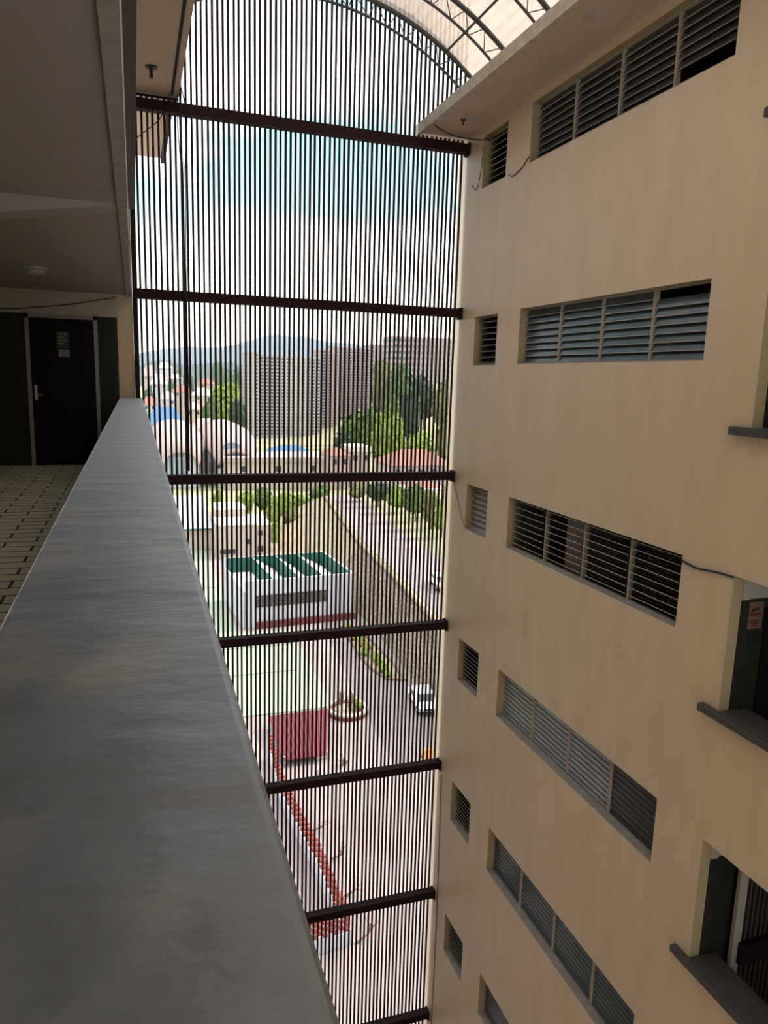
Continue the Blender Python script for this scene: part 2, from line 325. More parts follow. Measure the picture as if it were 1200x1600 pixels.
mb = MB().lathe([(.13, CEIL-.035), (.12, CEIL-.06), (.08, CEIL-.085), (.02, CEIL-.095)], (-1.14, 10.58, 0)); mb.smooth = True; obj('diffuser', mb, M['white_plastic'], lt)
mb = MB().tube([(-2.6, D-.012, 0.88), (-1.8, D-.012, .92), (-1.0, D-.012, 1.03), (-.25, D-.012, 1.19)], .008, 6)
obj('wall_cable', mb, M['cable'], label='thin dark cable slanting across the cream wall above the door', cat='cable')
# storeys above and below on the left
mb = MB()
mb.box(-2.6, -0.012, -7, D, CEIL+.18, CEIL+.24); mb.box(-.2, -.012, -7, D, CEIL+.24, 2.62)
struct('wall_upper_parapet', mb, M['cream'], 'parapet of the floor above on the left', 'wall')
mb = MB()
mb.box(-.2, -.02, -7, D, GZ, FLOOR-.4)
struct('wall_left_facade', mb, M['plaster'], 'facade of the left building below the parapet', 'wall')
mb = MB(); mb.cur = 0; mb.box(-2.75, EAVE_L, -9, 13.9, SOF, SOFT); mb.box(-2.75, .74, 13.9, 17.25, SOF, SOFT)
mb.cur = 1; mb.box(EAVE_L-.13, EAVE_L-.09, -9, 13.4, SOF-.012, SOF); mb.box(.66, .74, 13.7, 17.25, SOF-.10, SOF)
struct('roof_slab', mb, [M['soffit'], M['beam']], 'tan roof overhang of the left building', 'roof')

# ================================================================== SETTING: right building
def row(k): return -(k-2)*S
holes = []; wins = []
for k in range(1, 9):
    o = row(k)
    holes.append((6.80, 11.06, .30+o, 1.18+o)); wins.append((k, 'big', 6.80, 11.06, .30+o, 1.18+o))
    holes.append((11.86, 12.76, .285+o, 1.16+o)); wins.append((k, 'small', 11.86, 12.76, .285+o, 1.16+o))
    holes.append((-3.0, 6.005, -.41+o, 1.145+o))
def wall_holes(x0, x1, y0, y1, z0, z1, holes):
    mb = MB(); ys = sorted({y0, y1, *[h[0] for h in holes], *[h[1] for h in holes]}); zs = sorted({z0, z1, *[h[2] for h in holes], *[h[3] for h in holes]})
    for a, b in zip(ys, ys[1:]):
        for c, d in zip(zs, zs[1:]):
            my, mz = (a+b)/2, (c+d)/2
            if any(h[0] < my < h[1] and h[2] < mz < h[3] for h in holes): continue
            for x in (x0, x1): mb.add([(x, a, c), (x, b, c), (x, b, d), (x, a, d)], [(0, 1, 2, 3)])
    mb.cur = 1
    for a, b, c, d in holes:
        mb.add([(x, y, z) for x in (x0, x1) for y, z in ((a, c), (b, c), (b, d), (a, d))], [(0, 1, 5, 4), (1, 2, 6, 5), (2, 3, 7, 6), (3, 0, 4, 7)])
    mb.cur = 0
    mb.add([(x, y, z) for x in (x0, x1) for y, z in ((y0, z0), (y1, z0), (y1, z1), (y0, z1))], [(0, 1, 5, 4), (1, 2, 6, 5), (2, 3, 7, 6), (3, 0, 4, 7)])
    return mb
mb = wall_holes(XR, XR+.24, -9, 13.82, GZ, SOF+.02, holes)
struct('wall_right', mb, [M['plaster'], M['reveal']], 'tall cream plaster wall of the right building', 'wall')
mb = MB(); mb.cur = 0; mb.box(EAVE_R, 10.5, -9, 13.72, SOF, SOFT-.03); mb.cur = 1; mb.box(EAVE_R-.03, EAVE_R+.05, -9, 13.72, SOF-.025, SOFT+.01)
struct('roof_slab_right', mb, [M['soffit'], M['fascia']], 'roof overhang with weathered pale fascia on the right building', 'roof')
# dark rooms behind the right wall
mb = MB()
for k in range(0, 10):
    z = FLOOR+row(k)+0.0
    if z > -26: mb.box(XR+.24, 10.4, -9, 13.82, z-.18, z)
mb.box(10.4, 10.5, -9, 13.82, GZ, SOF)
mb.box(XR+.24, 10.4, 13.7, 13.82, GZ, SOF)
mb.box(XR+.24, 10.4, 11.40, 11.50, GZ, SOF)
struct('wall_rooms', mb, M['room'], 'walls and floors of the dark rooms behind the right facade', 'wall')
mb = MB()
for k in range(1, 9):
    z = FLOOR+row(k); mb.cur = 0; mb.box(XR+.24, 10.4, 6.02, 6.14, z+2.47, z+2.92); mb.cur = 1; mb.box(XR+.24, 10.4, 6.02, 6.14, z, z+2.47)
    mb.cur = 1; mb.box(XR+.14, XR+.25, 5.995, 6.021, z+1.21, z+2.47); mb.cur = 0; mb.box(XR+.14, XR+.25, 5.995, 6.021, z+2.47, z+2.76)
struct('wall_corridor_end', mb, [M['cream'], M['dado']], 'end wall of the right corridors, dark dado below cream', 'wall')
for n, k in enumerate(range(1, 7)):
    o = row(k); mb = MB().box(XR-.085, XR+.001, -3, 6.24, -.475+o, -.385+o).box(XR, XR+.36, -3, 5.99, -.475+o, -.385+o)
    struct('trim_%d' % (n+3), mb, M['dark_sill'], 'dark grey sill slab of the right corridor opening, storey %d from the roof' % k, 'sill', bevel=.012)

# louvre windows ---------------------------------------------------
GL = {1: 'glass_grey', 2: 'glass_blue', 3: 'glass_grey', 4: 'glass_pale', 5: 'glass_blue', 6: 'glass_grey', 7: 'glass_grey', 8: 'glass_grey'}
ordn = {1: 'first', 2: 'second', 3: 'third', 4: 'fourth', 5: 'fifth', 6: 'sixth', 7: 'seventh', 8: 'eighth'}
look = {1: 'grey', 2: 'blue-grey', 3: 'open, dark', 4: 'pale blue-grey', 5: 'teal-grey', 6: 'dark grey', 7: 'dark grey', 8: 'dark grey'}
def blades(y0, y1, z0, z1, n, tilt, skip=(), gmat=None, xo=XR+.135, lf=1.12):
    mb = MB(); h = (z1-z0)/n; L = h*lf
    for i in range(n):
        if i in skip: continue
        zc = z0+(i+.5)*h; a = R(tilt); dx, dz = math.sin(a), math.cos(a)        # tilt from vertical, lower edge outwards
        c = Vector((xo, (y0+y1)/2, zc)); ay = Vector((0, (y1-y0)/2, 0))
        along = Vector((dx, 0, dz)); nrm = Vector((dz, 0, -dx))
        mb.cur = 0; mb.obox(c, along*L/2, ay, nrm*.003)
        mb.cur = 1; mb.obox(c-along*(L/2), along*.0038, ay*.999, nrm*.0042)
    return mb
wn = 0
for k, typ, y0, y1, z0, z1 in wins:
    if k > 7: continue
    wn += 1
    big = typ == 'big'
    lab = ('wide four-bay louvre window with %s panes, %s row from the roof' if big else 'small narrow louvre window with %s panes, %s row from the roof') % (look[k], ordn[k])
    w = empty('window_%d' % wn, (XR+.135, (y0+y1)/2, z0), lab, 'window', kind='structure')
    fx0, fx1 = XR+.115, XR+.16
    mb = MB(); t = .022
    mb.box(fx0, fx1, y0, y1, z1-t, z1); mb.box(fx0, fx1, y0, y1, z0, z0+t); mb.box(fx0, fx1, y0, y0+t, z0, z1); mb.box(fx0, fx1, y1-t, y1, z0, z1)
    obj('frame', mb, M['mullion'], w)
    mb = MB().prism([(XR+.0, z0-.0), (XR+.115, z0), (XR+.115, z0+.03), (XR+.0, z0+.008)], 'y', y0+.001, y1-.001)
    obj('sill', mb, M['concrete_sill'], w)
    nb = 4 if big else 1; bw = (y1-y0)/nb
    for b in range(nb):
        a, c = y1-bw*(b+1), y1-bw*b                              # bay 0 next to the screen
        if b: obj('mullion', MB().box(fx0-.01, fx1+.01, c-.02, c+.02, z0, z1), M['mullion'], w)
        tilt = {1: 24, 2: 24, 3: 111, 4: 3, 5: 3, 6: 3, 7: 40}[k]
        skip = ()
        if big and k == 1 and b == 3: skip = (0, 1)
        if big and k == 2 and b == 3: skip = (7,)
        if not big: tilt = {1: 55, 2: 60, 3: 28, 4: 122, 5: 132, 6: 138, 7: 140}[k]
        gm = M[GL[k]]
        if k == 4 and b == 3: gm = M['glass_grey']
        if not big: gm = M['pink_glass'] if k == 3 else M['glass_grey']
        obj('louvre_bank', blades(a+.02, c-.02, z0+t, z1-t, 8 if k < 4 else 10, tilt, skip, gm, lf=1.12 if k < 4 or not big else .74), [gm, M['glass_edge_dark'] if (k in (4, 5) and big) or (k == 3 and not big) else M['glass_edge']], w)
    if k == 3 and big:
        mb = MB(); yy = y1-bw*2+.03; n = 26; W = bw*.55
        for i in range(n): mb.add([(XR+.215+.012*math.sin(i*1.9), yy+W*i/n, z0), (XR+.215+.012*math.sin(i*1.9+1.9), yy+W*(i+1)/n, z0), (XR+.215+.012*math.sin(i*1.9+1.9), yy+W*(i+1)/n, z1), (XR+.215+.012*math.sin(i*1.9), yy+W*i/n, z1)], [(0, 1, 2, 3)])
        obj('curtain', mb, M['curtain'], w)
        mb = MB()
        for i in range(46): mb.box(XR+.195, XR+.199, y0+.03+i*.046, y0+.033+i*.046, z0, z1)
        for i in range(20): mb.box(XR+.195, XR+.199, y0, y0+2.1, z0+i*.045, z0+i*.045+.003)
        obj('wire_mesh', mb, M['mesh_wire'], w)

# corridor sign, gate ------------------------------------------------
sg = obj('warning_sign', MB().box(6.25, 6.455, 6.008, 6.02, -2.575, -2.27), M['sign_paper'], label='buff warning sign with dark symbol and red lettering on the dark corridor wall', cat='sign')
mb = MB(); mb.prism([(6.285, -2.37), (6.30, -2.385), (6.345, -2.375), (6.375, -2.36), (6.41, -2.345), (6.415, -2.33), (6.37, -2.335), (6.345, -2.35), (6.315, -2.345)], 'y', 6.005, 6.008); obj('symbol', mb, M['ink'], sg)
mb = MB()
for j, (z, segs) in enumerate(((-2.425, ((0, .035), (.045, .075), (.085, .115), (.125, .155))), (-2.49, ((0, .04), (.05, .08), (.09, .15))), (-2.52, ((.02, .06), (.07, .14))), (-2.548, ((.04, .12),)))):
    for a, b in segs: mb.box(6.272+a, 6.272+b, 6.005, 6.008, z, z+(.032 if j == 0 else .016))
    obj('text_line', mb, M['red_ink'], sg); mb = MB()
z = FLOOR+row(4)
dk = empty('door_2', (6.9, 6.0, FLOOR+row(3)), 'black doorway panel beside the warning sign', 'door', kind='structure')
obj('door_leaf', MB().box(6.50, 7.6, 6.0, 6.02, FLOOR+row(3), FLOOR+row(3)+2.35), M['door'], dk)
gt = empty('metal_gate', (7.2, 5.97, z), 'dark barred metal gate with thick black bolt bar in the lower right opening', 'gate')
obj('gate_post', MB().box(6.52, 6.64, 5.90, 5.95, z, z+2.4), M['cream'], gt)
for i in range(11): obj('bar', MB().box(6.70+i*.075, 6.725+i*.075, 5.91, 5.935, z, z+2.35), M['brown_steel'], gt)
obj('bolt_bar', MB().box(6.60, 7.55, 5.83, 5.895, -6.72, -6.45), M['iron'], gt)

# atrium floor and far end (behind the camera)
struct('wall_light_block', MB().box(-2.75, .13, -7.2, -7, GZ, SOF), M['cream'], 'unseen wall added behind the camera to darken the left corridor', 'wall')  # out of view, added to keep daylight out of the corridor
struct('floor_atrium', MB().box(-.02, XR, -9, 14, GZ-.2, GZ+.0), M['paving'], 'paved ground between the two buildings', 'floor')
struct('wall_back_unseen', MB().box(-2.75, 10.5, -9.3, -9, GZ, -12), M['plaster'], 'unseen low end wall, cut down to let daylight into the atrium', 'wall')  # put in out of view for the atrium light, open above

# ================================================================== BAR SCREEN
scr = empty('metal_screen', (3.0, D, GZ), 'tall screen of dark vertical bars and crossbeams closing the atrium between the buildings', 'metal screen')
X0, X1, NB = 0.147, 5.910, 67
random.seed(3)
bars = []
for i in range(NB):
    x = X0+(X1-X0)*i/(NB-1)+random.uniform(-.006, .006); w = .0178+random.uniform(-.001, .0015)
    mb = MB()
    if EAVE_L+.01 < x < EAVE_R-.035: mb.box(x-w, x+w, D+.02, D+.05, GZ, 7.1)
    else: mb.box(x-w, x+w, D+.02, D+.05, GZ, SOF-.027); mb.box(x-w, x+w, D+.02, D+.05, SOFT+.02, 7.1)
    obj('bar', mb, M['iron'], scr)
obj('side_post', MB().box(0.012, 0.095, D-.03, D+.05, GZ, SOF-.005), M['iron'], scr)
ZB = [4.21, 1.272, -1.868, -4.975, -8.11, -11.215, -14.33, -17.43, -20.53]
for zb in ZB:
    mb = MB(); y0, y1 = D-.15, D+.025; a = .012
    mb.box(.02, XR-.03, y0, y1, zb+.065, zb+.08); mb.box(.02, XR-.03, y0, y1, zb-.08, zb-.065); mb.box(.02, XR-.03, y0, y0+.015, zb-.066, zb+.066); mb.box(.02, XR-.03, y1-.02, y1-.005, zb-.066, zb+.066)
    b = obj('crossbeam', mb, M['beam'], scr)
    obj('end_plate', MB().box(XR-.045, XR-.002, D-.165, D+.03, zb-.115, zb+.10), M['beam'], b)
mb = MB().box(.10, EAVE_L, D+.005, D+.04, SOF-.045, SOF-.012); obj('top_rail', mb, M['iron'], scr)

# ================================================================== ROOF
AC, ZI, RI, ZO, RO = 2.93, 1.773, 4.498, 1.646, 4.894
def arc(zc, r, y, n=40, lo=4.60):
    a0 = math.asin((lo-zc)/r); return [(AC+r*math.cos(a0+(math.pi-2*a0)*i/n), y, zc+r*math.sin(a0+(math.pi-2*a0)*i/n)) for i in range(n+1)]
names = ['steel roof arch directly above the bar screen', 'second steel roof arch, next to the arch over the bar screen', 'third steel roof arch, in the top corner by the right fascia', 'fourth steel roof arch, nearest to the camera']
for i, y in enumerate((13.47, 12.2, 10.76, 9.35)):
    ra = empty('roof_arch', (AC, y, SOFT), names[i], 'roof arch', 'steel arches of the curved roof')
    mb = MB().tube(arc(ZO, RO, y), .04, 6); mb.smooth = True; obj('outer_chord', mb, M['truss'], ra)
    mb = MB().tube(arc(ZI, RI, y), .022, 6); mb.smooth = True; obj('inner_chord', mb, M['truss'], ra)
    po, pi = arc(ZO, RO, y, 22), arc(ZI, RI, y, 22); mb = MB()
    for j in range(22):
        mb.tube([po[j], pi[j]], .009, 5)
        mb.tube([pi[j], po[j+1]], .009, 5)
    obj('web', mb, M['truss'], ra)
for i, ang in enumerate((58.5, 90, 121.5)):
    x, z_ = AC+RO*math.cos(R(ang)), ZO+RO*math.sin(R(ang))
    mb = MB().tube([(x, -9, z_-.01), (x, 13.42, z_-.01)], .022, 6)
    obj('purlin', mb, M['truss'], label=('long steel purlin rod crossing the arches at the top right of the roof', 'purlin rod along the crown of the curved roof', 'purlin rod on the left side of the curved roof')[i], cat='purlin', group='purlins of the curved roof')
mb = MB(); n = 48; r = RO+.055; a0 = math.asin((4.62-ZO)/r)
pts = [(AC+r*math.cos(a0+(math.pi-2*a0)*i/n), ZO+r*math.sin(a0+(math.pi-2*a0)*i/n)) for i in range(n+1)]
for i in range(n):
    (xa, za), (xb, zb) = pts[i], pts[i+1]; mb.add([(xa, -9, za), (xa, 13.55, za), (xb, 13.55, zb), (xb, -9, zb)], [(0, 1, 2, 3)])
mb.smooth = True
o = obj('roof_sheet', mb, M['sheet'], label='curved translucent roof sheeting over the steel arches', cat='roof sheeting')
md = o.modifiers.new('thick', 'SOLIDIFY'); md.thickness = .004

# ================================================================== CABLES AND HOOKS
def cable(pts, r, label, cat='cable', name='cable', mt='cable'):
    # smooth the path
    P = [Vector(p) for p in pts]; out = []
    for i in range(len(P)-1):
        a, b, c, d = P[max(i-1, 0)], P[i], P[i+1], P[min(i+2, len(P)-1)]
        for k in range(6):
            t = k/6; out.append(.5*((2*b)+(c-a)*t+(2*a-5*b+4*c-d)*t*t+(3*b-a-3*c+d)*t**3))
    out.append(P[-1]); mb = MB().tube(out, r, 6); mb.smooth = True
    return obj(name, mb, M[mt], label=label, cat=cat)
cable([(5.06, 12.9, 4.45), (5.12, 12.9, 4.36), (5.45, 12.85, 4.23), (5.93, 12.75, 4.19), (5.99, 12.72, 4.22), (6.08, 12.72, 4.20)], .011, 'thick black cable sagging from the right eave into the top small window')
cable([(5.99, 13.2, 3.55), (5.985, 12.95, 3.42), (5.985, 12.8, 3.75), (5.985, 12.76, 4.1)], .006, 'thin wire hanging on the wall left of the top small window')
cable([(6.02, 11.87, 3.47), (5.985, 11.6, 3.33), (5.985, 11.3, 3.38), (5.985, 11.06, 3.50)], .008, 'short cable looping from the top small window to the top wide window')
cable([(5.985, 13.35, -2.0), (5.985, 13.1, -2.35), (5.985, 12.9, -2.65), (6.0, 12.76, -2.78)], .005, 'thin wire curving to the third small window from the crossbeam')
cable([(5.985, 6.80, -1.98), (5.985, 6.55, -2.01), (5.985, 6.25, -1.98), (5.985, 6.0, -1.97)], .012, 'dark cable stapled between the third wide window and the corridor opening')
cable([(5.99, 13.3, -8.3), (5.99, 13.2, -11.3), (5.99, 13.2, -14.5)], .006, 'thin wire running straight down the lower right wall beside the screen')
bx = EAVE_L+.03; CD = D-.13
cb = empty('cable_bundle', (bx, D-.06, -1.7), 'bundle of dark cables hanging down the screen from the left eave', 'cable bundle')
def part_cable(name, pts, r, parent, mt='cable'):
    mb = MB().tube(pts, r, 6); obj(name, mb, M[mt], parent)
part_cable('drop_cable', [(bx, D-.20, 4.5), (bx-.03, D-.20, 4.1), (bx+.0, D-.20, 3.2), (bx+.01, D-.20, 1.2), (bx, D-.20, -.2)], .016, cb)
part_cable('drop_cable', [(bx+.02, D-.185, 4.45), (bx+.09, D-.185, 4.1), (bx+.04, D-.185, 3.3), (bx+.03, D-.185, 1.4), (bx+.035, D-.185, -.2)], .009, cb)
part_cable('drop_cable', [(bx-.05, D-.215, 4.4), (bx-.07, D-.215, 4.0), (bx-.02, D-.215, 3.2), (bx-.015, D-.215, 1.2)], .008, cb)
part_cable('conduit', [(bx+.012, D-.20, .9), (bx+.012, D-.20, -1.7)], .026, cb, 'beam')
cable([(.1, D-.19, 3.62), (.28, D-.19, 3.78), (.5, D-.2, 3.98), (.62, D-.21, 4.24), (.66, D-.18, 4.40)], .008, 'thin cable looping across the top crossbeam under the left roof overhang')
def hook(x, y, label, s=1.0, ring=False):
    e = empty('ceiling_hook', (x, y, SOF), label, 'hook')
    obj('plate', MB().lathe([(.07*s, SOF), (.07*s, SOF-.015), (.05*s, SOF-.02)], (x, y, 0)), M['cable'] if not ring else M['fascia'], e)
    if ring: obj('ring', MB().tube([(x+.05*math.cos(a), y, SOF-.07+.05*math.sin(a)) for a in [2*math.pi*k/14 for k in range(15)]], .008, 6), M['mullion'], e)
    else: obj('stem', MB().tube([(x, y, SOF-.015), (x, y, SOF-.13*s)], .022*s, 8), M['cable'], e)
p = gz(236, 104, SOF); hook(p.x, p.y, 'dark stub fitting under the left roof overhang', 1.2)
p = gz(921, 24, SOF); hook(p.x, p.y, 'pale ring hook under the right soffit above the top wide window', 1.0, True)
p = gz(724, 187, SOF); hook(p.x, p.y, 'small stub fitting under the right soffit near the screen', .7)
p = at(234, 143, D+.1)
mb = MB().tube([(p.x+.075*math.cos(a), D+.08, p.z+.02+.075*math.sin(a)) for a in [2*math.pi*k/18 for k in range(19)]], .014, 6)
obj('wire_coil', mb, M['cable'], label='small coil of black wire hanging behind the bars under the left roof overhang', cat='wire coil')

# ================================================================== LAND
xs = [-260+20*i for i in range(54)]; ys = [14+12*i for i in range(16)]+[206+24*i for i in range(45)]
mb = MB(); idx = {}
vs_ = [(x, y, T(x, y)-.02) for y in ys for x in xs]; nx = len(xs)
mb.add(vs_, [(j*nx+i, j*nx+i+1, (j+1)*nx+i+1, (j+1)*nx+i) for j in range(len(ys)-1) for i in range(nx-1)]); mb.smooth = True
struct('ground', mb, M['earth'], 'dry ground and grass of the valley outside', 'ground')
mb = MB(); mb.prism([(-60, 14), (60, 14), (60, 50), (24.8, 50), (24.0, 61), (24.8, 72), (24.3, 84), (22, 100), (20.5, 118), (-20, 118), (-20, 60)], 'z', GZ-.1, GZ+.03)
struct('pavement', mb, M['paving'], 'pale pink paved yard outside', 'pavement')
mb = MB().box(-20, 15.6, 57.5, 77.6, GZ, GZ+.12); mb.box(-20, 10.0, 77.6, 121, GZ, GZ+.12)
struct('court', mb, M['court'], 'pale green concrete court beside the white building', 'court')
mb = MB(); mb.box(-20, 15.0, 73.0, 73.25, GZ+.12, GZ+.125); mb.box(-20, 14, 66, 66.2, GZ+.12, GZ+.125); mb.box(-20, 9.8, 96, 96.3, GZ+.12, GZ+.125)
struct('court_joint', mb, M['grille'], 'dark joints across the pale green court', 'court')
# embankment with upper terrace
crest = [(25.3, 48), (26.0, 61.6), (27.2, 75), (28.4, 94), (31.0, 115), (33.6, 135)]
base = [(24.2, 48), (24.3, 61.6), (25.0, 75), (24.2, 94), (21.5, 112), (22.5, 140)]
H1 = 5.6
def strip(a, b, za, zb):
    mb = MB(); n = len(a); mb.add([(x, y, za) for x, y in a]+[(x, y, zb) for x, y in b], [(i, i+1, n+i+1, n+i) for i in range(n-1)]); return mb
mb = strip(base[:4], crest[:4], GZ-.1, GZ+H1); mb.add([(24.2, 48, GZ), (25.3, 48, GZ+H1), (150, 48, GZ+H1), (150, 48, GZ)], [(0, 1, 2, 3)])
struct('wall_stone', mb, M['stone'], 'rough brown stone retaining wall below the upper road', 'retaining wall')
mb = strip(base[3:], crest[3:], GZ-.1, GZ+H1); mb.add([(22.5, 140, GZ), (33.6, 135, GZ+H1), (150, 150, GZ+H1), (150, 165, GZ)], [(0, 1, 2, 3)])
struct('bank', mb, M['dry_bank'], 'smooth tan dry-grass bank beside the shrubs', 'bank')
far = [(150, 48), (150, 61.6), (150, 75), (150, 94), (150, 115), (150, 150)]
struct('terrace', strip(crest, far, GZ+H1, GZ+H1), M['earth'], 'planted terrace on top of the stone wall', 'terrace')
rd = [(x+1.0, y) for x, y in crest]; rd2 = [(36, 48), (36.5, 61.6), (36.5, 75), (36.8, 94), (38.5, 115), (40, 134)]
struct('road', strip(rd, rd2, GZ+H1+.04, GZ+H1+.04), M['paving'], 'pale pink road on top of the stone retaining wall', 'road')
mb = MB()
for i in range(len(crest)-1): mb.bar((*crest[i], GZ+H1+.15), (*crest[i+1], GZ+H1+.15), .35, .4)
struct('kerb', mb, M['kerb'], 'brown coping along the top of the stone wall', 'kerb')
# distant hills
def ridge(name, pts, y, depth, mt, label):
    mb = MB(); n = 90; x0, x1 = pts[0][0], pts[-1][0]; rows = 10; V = []
    for j in range(rows+1):
        t = j/rows
        for i in range(n+1):
            x = x0+(x1-x0)*i/n
            for (a, za), (b, zb) in zip(pts, pts[1:]):
                if a <= x <= b+1e-6: zz = za+(zb-za)*sm(0, 1, (x-a)/(b-a)); break
            prof = math.sin(math.pi*min(1, t*1.0)*.5) if t < 1 else 1
            V.append((x, y-depth*(1-t), GZ-12+(zz-GZ+12)*prof*(1+.10*noise.noise((x*.006, t*2.2, 3.1)))+6*noise.noise((x*.03, t*4, 1))*t))
    for i in range(n+1): V.append((x0+(x1-x0)*i/n, y+depth*.8, GZ-12))
    m1 = n+1; mb.add(V, [(j*m1+i, j*m1+i+1, (j+1)*m1+i+1, (j+1)*m1+i) for j in range(rows+1) for i in range(n)]); mb.smooth = True
    struct(name, mb, mt, label, 'mountain')
Ym = 3200
def rp(pxs): return [tuple((lambda p: (p.x, p.z))(at(px, py, Ym))) for px, py in pxs]
ridge('mountain', rp([(-300, 560), (120, 556), (220, 553), (262, 547), (300, 541), (335, 543), (365, 540), (392, 533), (425, 524), (455, 527), (480, 527), (500, 533), (540, 538), (600, 545), (720, 540), (900, 545)]), Ym, 900, M['forest'], 'blue wooded mountain ridge on the horizon')
Ym = 1500
ridge('hill', rp([(-200, 575), (205, 572), (240, 566), (300, 572), (350, 566), (400, 575), (560, 570), (760, 560), (900, 560)]), Ym, 420, M['forest'], 'lower wooded hill in front of the mountain ridge')

# ================================================================== PLANTS
def crown_mb(rx, ry, rz, seed, n=700, leaf=.16, lobes=7):
    rn = random.Random(seed); mb = MB(); L = [(Vector((0, 0, 0)), .72)]
    for i in range(lobes):
        a = rn.uniform(0, 6.28); e = rn.uniform(-.5, 1.0); L.append((Vector((math.cos(a)*.52*math.cos(e), math.sin(a)*.52*math.cos(e), .5*math.sin(e))), rn.uniform(.34, .5)))
    for i in range(n):
        c, r = L[rn.randrange(len(L))] if rn.random() < .85 else L[0]
        d = Vector((rn.gauss(0, 1), rn.gauss(0, 1), rn.gauss(0, 1))).normalized(); p = c+d*r*rn.uniform(.82, 1.05)
        nn = (d+Vector((rn.uniform(-.7, .7), rn.uniform(-.7, .7), rn.uniform(-.3, .9)))).normalized()
        u = nn.orthogonal().normalized(); v = nn.cross(u); an = rn.uniform(0, 6.28); s_ = leaf*rn.uniform(.6, 1.3)
        u, v = u*math.cos(an)+v*math.sin(an), v*math.cos(an)-u*math.sin(an)
        q = [p-u*s_, p-v*s_*.55, p+u*s_, p+v*s_*.55]
        mb.add([(w.x*rx, w.y*ry, w.z*rz) for w in q], [(0, 1, 2, 3)])
    for c, r in L:                                              # leafy cores
        bm = bmesh.new(); bmesh.ops.create_icosphere(bm, subdivisions=2, radius=r*.86)
        vs = [((v.co.x+c.x+.05*noise.noise(v.co*6))*rx, (v.co.y+c.y+.05*noise.noise(v.co*7))*ry, (v.co.z+c.z+.08*noise.noise(v.co*5))*rz) for v in bm.verts]
        mb.add(vs, [[v.index for v in f.verts] for f in bm.faces]); bm.free()
    return mb
def plant(px, ytop, ybase, wpx, Y, mt, label, name='tree', cat='tree', group=None, base=None, trunk=.3, seed=0, n=600):
    pc = at(px, ybase, Y); top = at(px, ytop, Y); scale = (pc-at(px+1, ybase, Y)).length
    z0 = (T(pc.x, Y) if base is None else base); w = wpx*scale/2; h = top.z-z0
    e = empty(name, (pc.x, Y, z0), label, cat, group)
    tz = h*trunk; rz = (h-tz)/2*1.0
    c = crown_mb(w*1.02, w*.9, rz*1.05, seed, n); mb = MB(); mb.v = [(a, b, cc+tz+rz) for a, b, cc in c.v]; mb.f = c.f; mb.mi = c.mi
    obj('crown', mb, M[mt], e, local=True)
    r0 = max(.05, .06*w)
    mb = MB().tube([(0, 0, -.2), (r0*.4, 0, tz*.6), (0, r0*.5, tz+rz*.6)], [r0*1.3, r0, r0*.6], 7)
    obj('trunk' if name == 'tree' else 'stem', mb, M['bark'], e, local=True)
    return e
G1 = 'trees beyond the bar screen'
plant(350, 588, 672, 66, 320, 'leaf_light', 'light green tree left of the grey apartment tower', group=G1, seed=1, trunk=.12, n=1400)
plant(330, 612, 668, 30, 300, 'leaf_mid', 'mid green tree beside the light green tree left of the tower', group=G1, seed=2, trunk=.12)
plant(372, 618, 690, 34, 290, 'leaf_dark', 'dark tree at the left foot of the grey apartment tower', group=G1, seed=3, trunk=.1)
plant(560, 630, 716, 76, 224, 'leaf_mid', 'broad green tree in front of the pinkish tower', group=G1, seed=4, trunk=.06, n=1600)
plant(604, 636, 720, 52, 198, 'leaf_light', 'yellow-green tree right of the broad green tree', group=G1, seed=5, trunk=.1, n=1200)
plant(540, 664, 718, 40, 200, 'leaf_dark', 'low dark tree under the broad green tree', group=G1, seed=6, trunk=.05)
plant(596, 548, 690, 42, 360, 'leaf_olive', 'tall olive tree at the left edge of the right grove', group=G1, seed=7, trunk=.2, n=1200)
plant(627, 560, 690, 46, 340, 'leaf_mid', 'tall green tree second in the right grove', group=G1, seed=8, trunk=.2, n=1200)
plant(660, 580, 690, 44, 352, 'leaf_dark', 'dark tall tree in the middle of the right grove', group=G1, seed=9, trunk=.2, n=1200)
plant(690, 588, 690, 40, 316, 'leaf_olive', 'olive tall tree of the grove next to the right wall', group=G1, seed=10, trunk=.2, n=1000)
plant(640, 600, 700, 40, 290, 'leaf_dark', 'dark green tree at the front of the right grove', group=G1, seed=11, trunk=.1, n=900)
plant(612, 606, 702, 34, 280, 'leaf_mid', 'green tree at the front left of the right grove', group=G1, seed=12, trunk=.1, n=800)
plant(655, 668, 712, 64, 180, 'leaf_light', 'bright green shrubs above the red tiled roof', name='shrub', cat='shrub', seed=13, trunk=.05, n=1000)
plant(697, 640, 712, 36, 205, 'leaf_olive', 'olive shrub against the right wall above the red tiled roof', name='shrub', cat='shrub', seed=14, trunk=.05, n=800)
plant(520, 536, 600, 46, 900, 'leaf_mid', 'wooded knoll tree behind the two apartment towers', group=G1, seed=16, trunk=.05, n=900)
G2 = 'shrubs along the yard'
sh = [(340, 764, 790, 20, 152, 'leaf_light', 'light green shrub beside the grey sheet roof'), (383, 762, 800, 34, 140, 'leaf_light', 'bright shrub behind the beige stepped building'),
      (412, 758, 800, 34, 146, 'leaf_mid', 'green shrub behind the left end of the hedge'), (440, 764, 812, 44, 138, 'leaf_light', 'bright green shrub at the top of the hedge row'),
      (426, 785, 840, 24, 128, 'leaf_light', 'light green shrub right of the beige stepped building'), (428, 812, 860, 22, 117, 'leaf_light', 'lowest bright shrub right of the beige stepped building'),
      (470, 768, 806, 44, 142, 'leaf_light', 'shrub on the crest of the tan bank'), (500, 756, 790, 40, 150, 'leaf_mid', 'green shrub at the far end of the tan bank'),
      (455, 790, 830, 30, 130, 'leaf_olive', 'olive shrub at the edge of the tan bank')]
